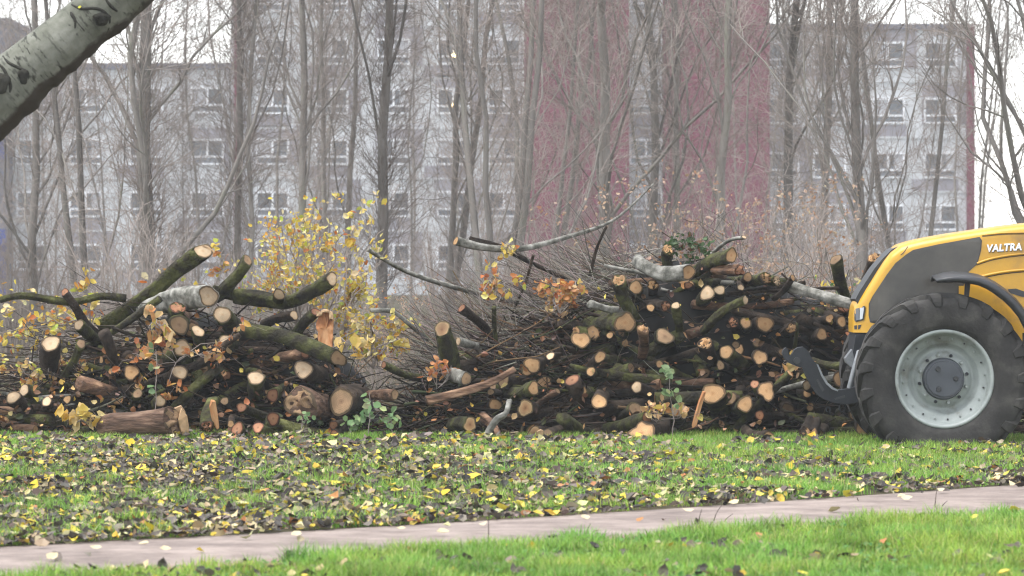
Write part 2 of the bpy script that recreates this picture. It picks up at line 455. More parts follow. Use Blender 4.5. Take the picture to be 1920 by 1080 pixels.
for y, lb in ((104, 'small warm lamp lit on the flats, the higher one'), (198, 'small warm lamp lit on the flats, the lower one')):
    bm = bmesh.new(); bmesh.ops.create_icosphere(bm, subdivisions=2, radius=.1)
    o = bmobj('wall_lamp', bm, lampm, None, (bx(851), BD - .22, bz(y)), smooth=True, label=lb, cat='lamp', group='lit wall lamps')
    bm = bmesh.new(); box(bm, -.06, .06, .1, .2, -.16, .05); bmobj('bracket', bm, M['greywall'], o)

# ------------------------------------------------------------------ bare trees
def tree_mesh(seed, H, r0, fork, nl, spread, lean=0.0, epi=160, dens=1.0, stems=1):
    rng = np.random.default_rng(seed)
    K = 12
    tr = np.zeros((stems, K, 3)); tr[:, :, 2] = np.linspace(-.1, H, K)
    tr[:, 1:, :2] += np.cumsum(rng.normal(0, .05, (stems, K - 1, 2)), axis=1)
    tr[:, :, 0] += lean * np.linspace(0, H, K) ** 1.15
    if stems > 1:
        a = rng.uniform(0, 2 * PI, stems); sp = rng.uniform(.08, .2, stems)
        tr[:, :, 0] += np.cos(a)[:, None] * (np.linspace(0, H, K)[None] * sp[:, None] + .15); tr[:, :, 1] += np.sin(a)[:, None] * (np.linspace(0, H, K)[None] * sp[:, None] + .15)
    tr_r = r0 * .74 * np.maximum(1.0 - .85 * np.linspace(0, 1, K) ** .8, .12)[None, :] * rng.uniform(.7, 1, (stems, 1)); tr_r[:, 0] *= 1.25
    f0 = fork / H
    L1, R1 = grow(rng, tr, tr_r, int(nl / stems), f0, .8, H * .3, H * .62, .40, (10, 14 + spread), .09, .15, 11, .007)
    L2, R2 = grow(rng, L1, R1, int(6 * dens), .12, .95, .9, 2.4, .5, (18, 55), .07, .19, 7, .006)
    L3, R3 = grow(rng, L2, R2, int(8 * dens), .15, 1, .4, 1.2, .6, (20, 55), .06, .16, 4, .004)
    L4, R4 = grow(rng, L3, R3, 3, .2, 1, .2, .6, .7, (20, 60), .04, .15, 3, .0032)
    E, RE = grow(rng, tr, tr_r, int(epi / stems), .08, .62, .4, 1.9, .09, (25, 75), .09, .2, 6, .0045)
    E2, RE2 = grow(rng, E, RE, 5, .2, 1, .2, .7, .7, (20, 60), .08, .15, 3, .0032)
    trunk = tubes(tr, tr_r, 12)
    crown = join([tubes(L1, R1, 7), tubes(L2, R2, 5), tubes(L3, R3, 3), tubes(L4, R4, 3), tubes(E, RE, 3), tubes(E2, RE2, 3)])
    nl1 = len(tubes(L1, R1, 7)[1]) + len(tubes(L2, R2, 5)[1])
    mi = np.zeros(len(crown[1]), int); mi[nl1:] = 1
    return (mesh_np('trunk', trunk[0], quads=trunk[1], mats=[M['treebark']]),
            mesh_np('crown', crown[0], quads=crown[1], mats=[M['treebark'], M['twig']], mi=mi))

TG = 'bare trees in front of the flats'
def put_tree(meshes, x, Y, label, rz=0, s=1.0, group=TG):
    t = empty('bare_tree', (((x - 960) / F) * Y, Y, 0), label, 'tree', group)
    t.rotation_euler = (0, 0, rz); t.scale = (s, s, s)
    link('trunk', meshes[0], t); link('crown', meshes[1], t)
    return t
TREES = [  # x at base, distance, height, trunk radius, fork height, limbs, spread, lean, epicormic, stems, label
 (282, 60, 12, .22, 1.3, 18, 26, -.01, 420, 1, 'thick many-limbed leafless tree behind the left heap, right of the leaning white trunk'),
 (720, 63, 13, .19, 2.4, 20, 24, .0, 380, 1, 'stout straight leafless tree rising behind the gap between the two heaps'),
 (1120, 64, 12, .18, 1.2, 14, 22, .015, 160, 1, 'dark leafless tree in front of the right half of the left red tower'),
 (1213, 70, 13, .13, 1.4, 13, 22, .0, 120, 1, 'leafless tree standing dark against the pale bay between the red towers'),
 (1352, 61, 11, .13, .9, 13, 28, .0, 140, 1, 'twiggy leafless tree in front of the right red tower'),
 (1462, 62, 12, .13, 1.2, 12, 24, .012, 120, 1, 'leafless tree beside the right edge of the right red tower'),
 (1538, 68, 13, .15, 1.6, 13, 24, -.004, 120, 1, 'straight leafless tree, second to the right of the right red tower'),
 (1612, 57, 11, .15, .9, 18, 28, .006, 160, 1, 'widely forked leafless tree standing behind the tractor nose'),
 (1912, 56, 12,   .21, .7, 24, 30, .006, 160, 1, 'leafless tree with thick trunk against the white sky above the tractor'),
 (440, 62, 13, .085, 2.5, 8, 24, .0, 260, 1, 'slim upright leafless tree beside the narrow red pier of the tall flats'),
 (463, 60, 12, .07, 2.2, 7, 26, .002, 200, 1, 'thin greenish leafless tree just right of the narrow red pier'),
 (568, 70, 13, .12, 2.0, 12, 22, .0, 160, 1, 'straight leafless tree above the yellow leaved branches'),
 (925, 59, 10, .1, .5, 16, 24, .0, 260, 4, 'many-stemmed leafless tree left of the left red tower'),
 (1010, 68, 11, .09, .6, 12, 26, .0, 120, 3, 'many-stemmed leafless tree at the left edge of the left red tower'),
 (68, 63, 11, .13, .9, 13, 32, .006, 120, 1, 'crooked leafless tree in front of the blue panels, behind the left heap'),
 (172, 61, 10, .09, .8, 12, 32, .008, 120, 2, 'twin-stemmed leafless tree between the blue panels and the thick tree'),
 (820, 72, 12, .11, .9, 14, 30, -.006, 260, 2, 'twin-stemmed leafless tree behind the long pale branch end'),
 (640, 74, 12, .1, 1.0, 12, 30, .0, 220, 2, 'slender twin-stemmed leafless tree left of the stout straight tree'),
 (1270, 76, 12, .11, 1.2, 13, 26, .0, 220, 1, 'leafless tree at the left edge of the right red tower'),
 (1735, 66, 11, .09, .9, 13, 30, .006, 160, 2, 'leafless tree in front of the right block of flats, above the tractor hood'),
]
for i, (x, Y, H, r0, fk, nl, sp, ln, ep, st, lb) in enumerate(TREES):
    ms = tree_mesh(100 + i, H, r0, fk, nl, sp, ln, ep, 1.0, st)
    put_tree(ms, x, Y, lb)
thin = [tree_mesh(300 + i, 11, .045, .7, 10, 36, .0, 260, 1.0, 1 + i) for i in range(3)]
trng = random.Random(8)
for i, x in enumerate((20, 110, 225, 350, 400, 510, 605, 775, 870, 1065, 1310, 1410, 1500, 1670, 1800, -90, -210, -330, -450, 1990, 2090, 2210, 2340)):
    put_tree(thin[i % 3], x + trng.uniform(-12, 12), trng.uniform(80, 112), 'slim grey leafless tree in the hazy back row before the flats',
             trng.uniform(0, 6), trng.uniform(.85, 1.25), 'slim trees of the back row')

# undergrowth: twiggy shrubs, some still holding beige leaves
def shrub_mesh(seed, h, nst, leaves, pal):
    rng = np.random.default_rng(seed)
    K = 6
    st = np.zeros((nst, K, 3)); a = rng.uniform(0, 2 * PI, nst); sp = rng.uniform(.05, .45, nst); hh = rng.uniform(.6, 1, nst) * h
    st[:, :, 2] = np.linspace(-.05, 1, K)[None] * hh[:, None]
    st[:, :, 0] = (np.cos(a) * sp)[:, None] * np.linspace(.2, 1, K)[None] ** 1.3 * hh[:, None]; st[:, :, 1] = (np.sin(a) * sp)[:, None] * np.linspace(.2, 1, K)[None] ** 1.3 * hh[:, None]
    st[:, 1:] += np.cumsum(rng.normal(0, .02 * h, (nst, K - 1, 3)), axis=1) * .6
    sr = np.linspace(.016, .005, K)[None] * rng.uniform(.7, 1.3, (nst, 1))
    A, RA = grow(rng, st, sr, 7, .15, 1, .25 * h, .5 * h, .6, (20, 55), .08, .12, 5, .004)
    B, RB = grow(rng, A, RA, 6, .15, 1, .12 * h, .26 * h, .6, (20, 60), .05, .15, 3, .003)
    tw = join([tubes(st, sr, 5), tubes(A, RA, 3), tubes(B, RB, 3)])
    wood = mesh_np('stems', tw[0], quads=tw[1], mats=[M['twig']])
    lf = None
    if leaves:
        k = rng.integers(0, len(B), leaves); C = B[k, 2] + rng.normal(0, .03, (leaves, 3))
        V, T, c = leaf_mesh(rng, C, nrm(rng.normal(size=(leaves, 3))), rng.normal(size=(leaves, 3)), rng.uniform(.03, .065, leaves), .6, rng.uniform(.0, .3, leaves), pick(rng, leaves, pal))
        lf = mesh_np('foliage', V, tris=T, col=c, mats=[M['leaf']], smooth=False)
    return wood, lf
BEIGE = [(3, (.36, .25, .18)), (2, (.42, .31, .22)), (1, (.32, .18, .1))]
sh_leafy = [shrub_mesh(400 + i, 2.3, 10, 900, BEIGE) for i in range(3)]
sh_bare = [shrub_mesh(420 + i, 2.0, 12, 0, BEIGE) for i in range(3)]
def put_shrub(ms, x, Y, s, rz, label, group, name):
    t = empty(name, ((x - 960) / F * Y, Y, 0), label, 'shrub', group); t.scale = (s, s, s); t.rotation_euler = (0, 0, rz)
    link('stems', ms[0], t)
    if ms[1]: link('foliage', ms[1], t)
for i, (x, Y, s, lb) in enumerate([(1160, 51, .95, 'shrub with withered beige leaves, leftmost of four above the right heap'), (1300, 53, 1.05, 'shrub with withered beige leaves before the right red tower'),
                                   (1440, 52, 1.0, 'shrub with withered beige leaves above the upper right part of the right heap'), (1540, 54, 1.0, 'shrub with withered beige leaves nearest the tractor nose'),
                                   (705, 46, .5, 'small withered shrub low in the gap between the heaps, left of two'), (765, 47, .55, 'small withered shrub low in the gap between the heaps, right of two')]):
    put_shrub(sh_leafy[i % 3], x, Y, s, i * 1.7, lb, 'withered shrubs behind the right heap', 'leafy_shrub')
for i, x in enumerate(list(range(-420, 2400, 62))):
    if 660 < x < 800: continue
    put_shrub(sh_bare[i % 3], x + trng.uniform(-25, 25), trng.uniform(48, 78), trng.uniform(.7, 1.25), trng.uniform(0, 6), 'low bare grey shrub in the undergrowth below the leafless trees', 'bare shrubs of the undergrowth', 'bare_shrub')

# ------------------------------------------------------------------ leaning white poplar trunk, near the camera
pk, n, b = mat('white_poplar_bark', .8, .2)
at_ = N(n, "ShaderNodeAttribute", attribute_name="sc")
def pn(scale, det, mapping):
    mp = N(n, "ShaderNodeMapping"); mp.inputs["Scale"].default_value = mapping
    n.links.new(at_.outputs["Vector"], mp.inputs[0]); z = N(n, "ShaderNodeTexNoise", Scale=scale, Detail=det, Roughness=.6); n.links.new(mp.outputs[0], z.inputs["Vector"]); return z.outputs[0]
basec = ramp(n, pn(5, 6, (1, 1, 1)), [(.3, (.07, .073, .054)), (.5, (.135, .138, .112)), (.7, (.21, .212, .18))])
flk = ramp(n, pn(24, 5, (1.3, .3, 1)), [(.53, (0, 0, 0)), (.6, (1, 1, 1))])
topm = ramp(n, pn(3.5, 3, (1, 1, 1)), [(.38, (0, 0, 0)), (.55, (1, 1, 1))])
fm = N(n, "ShaderNodeMath", operation='MULTIPLY'); n.links.new(flk, fm.inputs[0]); n.links.new(topm, fm.inputs[1])
m1 = N(n, "ShaderNodeMix", data_type='RGBA'); n.links.new(fm.outputs[0], m1.inputs["Factor"]); n.links.new(basec, m1.inputs["A"]); m1.inputs["B"].default_value = (.035, .035, .028, 1)
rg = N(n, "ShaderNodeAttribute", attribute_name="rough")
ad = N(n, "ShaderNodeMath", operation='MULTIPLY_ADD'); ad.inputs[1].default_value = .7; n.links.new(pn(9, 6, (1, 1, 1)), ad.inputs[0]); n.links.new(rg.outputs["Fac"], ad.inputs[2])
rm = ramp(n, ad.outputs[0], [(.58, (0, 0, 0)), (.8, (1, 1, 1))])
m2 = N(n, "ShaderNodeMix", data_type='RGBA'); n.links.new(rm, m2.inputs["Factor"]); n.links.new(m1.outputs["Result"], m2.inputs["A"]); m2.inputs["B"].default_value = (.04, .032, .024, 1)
n.links.new(m2.outputs["Result"], b.inputs["Base Color"])
bp = N(n, "ShaderNodeBump", Strength=.6, Distance=.02); n.links.new(ad.outputs[0], bp.inputs["Height"]); n.links.new(bp.outputs[0], b.inputs["Normal"])
M['scar'] = noisemat('dark_bark_scar', [(.3, (.012, .012, .01)), (.7, (.04, .038, .03))], 20, 5, .95, .6, 50)

PY = 30.0
ax = [(-330, 925, 95), (-270, 700, 86), (-170, 420, 84), (-75, 248, 76), (-10, 184, 67), (45, 137, 58), (95, 98, 56), (150, 52, 52), (205, 8, 52), (280, -55, 50), (400, -165, 45), (540, -330, 36), (620, -560, 26), (650, -800, 16)]
apt = np.array([P(a, b_, PY) for a, b_, _ in ax]); ar = np.array([r * .93 * PY / F for *_, r in ax])
def smooth_line(pts, rads, m):
    """Catmull-Rom resample"""
    pts = np.asarray(pts, float); rads = np.asarray(rads, float); n_ = len(pts)
    t = np.linspace(0, n_ - 1, m); k = np.clip(t.astype(int), 0, n_ - 2); u = (t - k)[:, None]
    Q = np.concatenate([pts, rads[:, None]], 1)
    p0, p1, p2, p3 = Q[np.clip(k - 1, 0, n_ - 1)], Q[k], Q[k + 1], Q[np.clip(k + 2, 0, n_ - 1)]
    o = .5 * (2 * p1 + (p2 - p0) * u + (2 * p0 - 5 * p1 + 4 * p2 - p3) * u ** 2 + (3 * p1 - p0 - 3 * p2 + p3) * u ** 3)
    return o[:, :3], o[:, 3]
PS, PK = 40, 150
pl, prd = smooth_line(apt, ar, PK)
prng = np.random.default_rng(77)
V, q = tubes(pl[None], prd[None], PS)
V = V.reshape(PK, PS, 3)
rad = V - pl[:, None]; ru = nrm(rad)
seg = np.concatenate([[0], np.cumsum(np.linalg.norm(np.diff(pl, axis=0), axis=1))])
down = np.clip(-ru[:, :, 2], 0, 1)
lump = noise2(np.repeat(seg[:, None], PS, 1), down * .6, 3, .09) * .6 + noise2(np.repeat(seg[:, None], PS, 1), down * .6, 4, .03) * .4
ipx = pl[:, 0] / PY * F + 960
hump = np.exp(-((ipx - 30) / 60.0) ** 2) * 1.0 + np.exp(-((ipx - 135) / 22.0) ** 2) * .45 + np.exp(-((ipx - 195) / 14.0) ** 2) * .3
V = V + ru * (down ** 3 * (lump - .25) * (.06 + .11 * hump[:, None]) + .006 * (noise2(np.repeat(seg[:, None], PS, 1), np.tile(np.arange(PS) * .05, (PK, 1)), 6, .12) - .5)[...])[..., None]
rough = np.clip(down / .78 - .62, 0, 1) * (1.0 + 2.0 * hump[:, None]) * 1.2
tree = empty('leaning_poplar', tuple(apt[0] * np.array([1, 1, 0])), 'leaning white-barked trunk with dark knots across the upper left corner', 'tree')
tl = np.array(tree.location)
me = mesh_np('trunk', V.reshape(-1, 3) - tl, quads=q, mats=[pk])
a_ = me.attributes.new("sc", 'FLOAT_VECTOR', 'POINT')
scv = np.stack([np.repeat(seg[:, None], PS, 1), np.tile(np.abs(np.arange(PS) - PS / 2) / PS * 1.3, (PK, 1)), np.zeros((PK, PS))], -1)
a_.data.foreach_set("vector", scv.astype(np.float32).ravel())
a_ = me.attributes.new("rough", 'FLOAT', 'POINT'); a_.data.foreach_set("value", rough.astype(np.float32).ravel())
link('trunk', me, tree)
def on_trunk(x, y):
    """point and normal of the trunk surface at photo pixel"""
    w = np.array(P(x, y, PY)); k = np.argmin(np.linalg.norm(pl - w, axis=1))
    k = min(max(k, 1), PK - 2); T = pl[k + 1] - pl[k - 1]; T /= np.linalg.norm(T)
    d = w - pl[k]; d = d - T * d.dot(T); r = prd[k]
    h = math.sqrt(max(r * r - d.dot(d), 0)); nn = d + np.array([0, -1, 0]) * h
    nn /= np.linalg.norm(nn)
    return np.array(w) + np.array([0, -h, 0]), nn, T
for x, y, a, b_ in ((195, 38, 16, 13), (50, 145, 10, 15), (6, 158, 20, 20)):
    c, nn, T = on_trunk(x, y)
    bm = bmesh.new(); bmesh.ops.create_uvsphere(bm, u_segments=20, v_segments=10, radius=1)
    for v in bm.verts:
        ang = math.atan2(v.co.y, v.co.x); k = 1 + .12 * math.sin(3 * ang + x) + .08 * math.sin(5 * ang)
        v.co = Vector((v.co.x * a * k, v.co.y * b_ * k, v.co.z * 5)) * (PY / F)
    o = bmobj('knot', bm, M['scar'], tree, tuple(c - tl), smooth=True)
    o.rotation_euler = Vector(nn).to_track_quat('Z', 'Y').to_euler()
for pts in ([(131, 5), (140, 12), (158, 19), (180, 18), (198, 24), (209, 38), (206, 56), (196, 72)], [(128, 8), (138, 28), (145, 40), (146, 56)], [(200, -3), (212, 14), (224, 24)], [(8, 106), (22, 120), (42, 130), (56, 138), (60, 160)],
            [(66, 82), (78, 96)], [(84, 105), (100, 124)], [(0, 120), (14, 134), (26, 160), (25, 176)], [(133, 88), (152, 100)], [(80, 147), (98, 155)], [(228, 2), (246, 12)], [(55, 92), (62, 104)]):
    L = [on_trunk(*p_) for p_ in pts]
    k = len(L)
    sp_, sr_ = smooth_line([l[0] - l[1] * .004 for l in L], np.array([.3 + .7 * math.sin(PI * (i + .5) / k) for i in range(k)]) * (.013 if k > 2 else .006), k * 5)
    V, q = tubes(sp_[None], sr_[None], 7)
    link('bark_scar', mesh_np('bark_scar', V - tl, quads=q, mats=[M['scar']]), tree)
c, nn, T = on_trunk(155, 17)
rng = np.random.default_rng(2)
V, T_, cc = leaf_mesh(rng, (c + nn * .012)[None], nn[None], np.array([[1, 0, .3]]), np.array([.028]), np.array([.7]), np.array([.1]), np.array([[.6, .55, .05]]))
link('stray_leaf', mesh_np('stray_leaf', V, tris=T_, col=cc, mats=[M['leaf']], smooth=False), None, label='tiny yellow leaf stuck on the leaning white trunk', cat='leaf')
# ------------------------------------------------------------------ the two heaps of felled wood
def front(y): return 39.45 + (820 - y) * 0.0042
LG = {'L': 'cut logs of the left heap', 'R': 'cut logs of the right heap'}
lrng = np.random.default_rng(11)
def log_mesh(rng, pts, rad, S, irr, nface, both=True):
    """bark tube with lumps and an (oblique) cut at the first end; returns mesh data and the rim of the cut"""
    K = len(pts)
    ph = rng.uniform(0, 2 * PI, 4); am = rng.uniform(.4, 1, 4) * irr
    T = nrm(np.gradient(pts, axis=0)); ref = np.array([0, 0, 1.0]) if abs(T.mean(0)[2]) < .75 else np.array([1.0, 0, 0])
    U = nrm(np.cross(T, np.broadcast_to(ref, T.shape))); W = np.cross(T, U)
    a = np.arange(S) * 2 * PI / S
    shp = 1 + am[0] * np.sin(2 * a + ph[0]) + am[1] * .7 * np.sin(3 * a + ph[1]) + am[2] * .45 * np.sin(5 * a + ph[2])
    lump = 1 + rng.normal(0, .035, (K, S)); lump[0] = 1
    lump[:] *= (1 + .06 * np.sin(np.linspace(0, 9, K) + ph[3]))[:, None]
    R = rad[:, None] * shp[None] * lump
    V = pts[:, None] + R[..., None] * (np.cos(a)[None, :, None] * U[:, None] + np.sin(a)[None, :, None] * W[:, None])
    t0 = T[0]
    if nface is not None:
        nf = np.asarray(nface, float); nf /= np.linalg.norm(nf)
        for k in range(2):
            sh = -((V[k] - pts[0]) @ nf) / (t0 @ nf) if k == 0 else None
            if k == 0: V[0] = V[0] + sh[:, None] * t0
    else: nf = -t0
    idx = np.arange(K * S).reshape(K, S); i2 = np.roll(idx, -1, 1)
    q = np.stack([idx[:-1], i2[:-1], i2[1:], idx[1:]], -1).reshape(-1, 4)
    Va = np.concatenate([V.reshape(-1, 3), pts[:1], pts[-1:]])
    t1 = np.stack([i2[0], idx[0], np.full(S, K * S)], -1); t2 = np.stack([idx[-1], i2[-1], np.full(S, K * S + 1)], -1)
    return Va, q, np.concatenate([t1, t2]), V[0], nf

def add_cut(o, rim, c, nf, matn, rng, lip=.95, rough=.0):
    S = len(rim)
    rings = [1.0, .8, .55, .28]
    off = nf * .004
    Vs, rv = [], []
    for k, s in enumerate(rings):
        Vs.append((rim - c) * s * lip + off + nf * (rng.normal(0, rough, (S, 1)) if rough and k else 0)); rv += [s] * S
    Vs.append((off + nf * (rough * 1.5 if rough else 0))[None]); rv.append(0)
    z = Vector(nf); rot = z.to_track_quat('Z', 'Y').to_matrix()
    V = np.concatenate(Vs) @ np.array(rot)              # into the face's own frame
    n4 = len(rings); idx = np.arange(n4 * S).reshape(n4, S); i2 = np.roll(idx, -1, 1)
    q = np.stack([idx[:-1], idx[1:], i2[1:], i2[:-1]], -1).reshape(-1, 4)
    t = np.stack([idx[-1], np.full(S, n4 * S), i2[-1]], -1)
    me = mesh_np('cut_end', V, tris=t, quads=q, mats=[CUT[matn]], smooth=bool(rough))
    a = me.attributes.new("rad", 'FLOAT', 'POINT'); a.data.foreach_set("value", np.array(rv, np.float32))
    d = link('cut_end', me, o); d.rotation_euler = rot.to_euler()
    return d

def log(side, x, y, r, tx, ty, td, face, bark, label, dd=0.0, n=None, name='log', cat='log', irr=.14, bend=.05, taper=.85, rough=0, via=None, group=None, S=18):
    Y = front(y) + dd - .16
    c = np.array(P(x, y, Y)); e = np.array(P(tx, ty, Y + td))
    if n is None and face: n = tuple(-(e - c) / np.linalg.norm(e - c) + lrng.normal(0, .2, 3))
    if np.linalg.norm(e - c) < 1.1 and td >= 1: e = c + (e - c) / np.linalg.norm(e - c) * 1.3
    L = np.linalg.norm(e - c); rr = r * (1.07 if face and r >= 9 else 1.0) * Y / F
    if via:
        pp = [c] + [np.array(P(v[0], v[1], Y + v[2])) for v in via] + [e]
        pts, rad = smooth_line(pp, np.linspace(rr, rr * taper, len(pp)), max(12, 5 * len(pp)))
    else:
        d = (e - c) / L; pr = lrng.normal(size=3); pr -= d * pr.dot(d); pr /= np.linalg.norm(pr)
        u = np.linspace(0, 1, 12)
        pts = c + d * (L * u)[:, None] + pr * (np.sin(u ** 1.3 * PI) * bend * L)[:, None]; rad = rr * np.linspace(1, taper, 12)
    Va, q, t, rim, nf = log_mesh(lrng, pts, rad, S, irr, n)
    o = link(name, mesh_np(name, Va - c, tris=t, quads=q, mats=[BARK[bark]]), None, tuple(c), label, cat, group or LG[side])
    if face: add_cut(o, rim, c, nf, face, lrng, rough=rough)
    return o

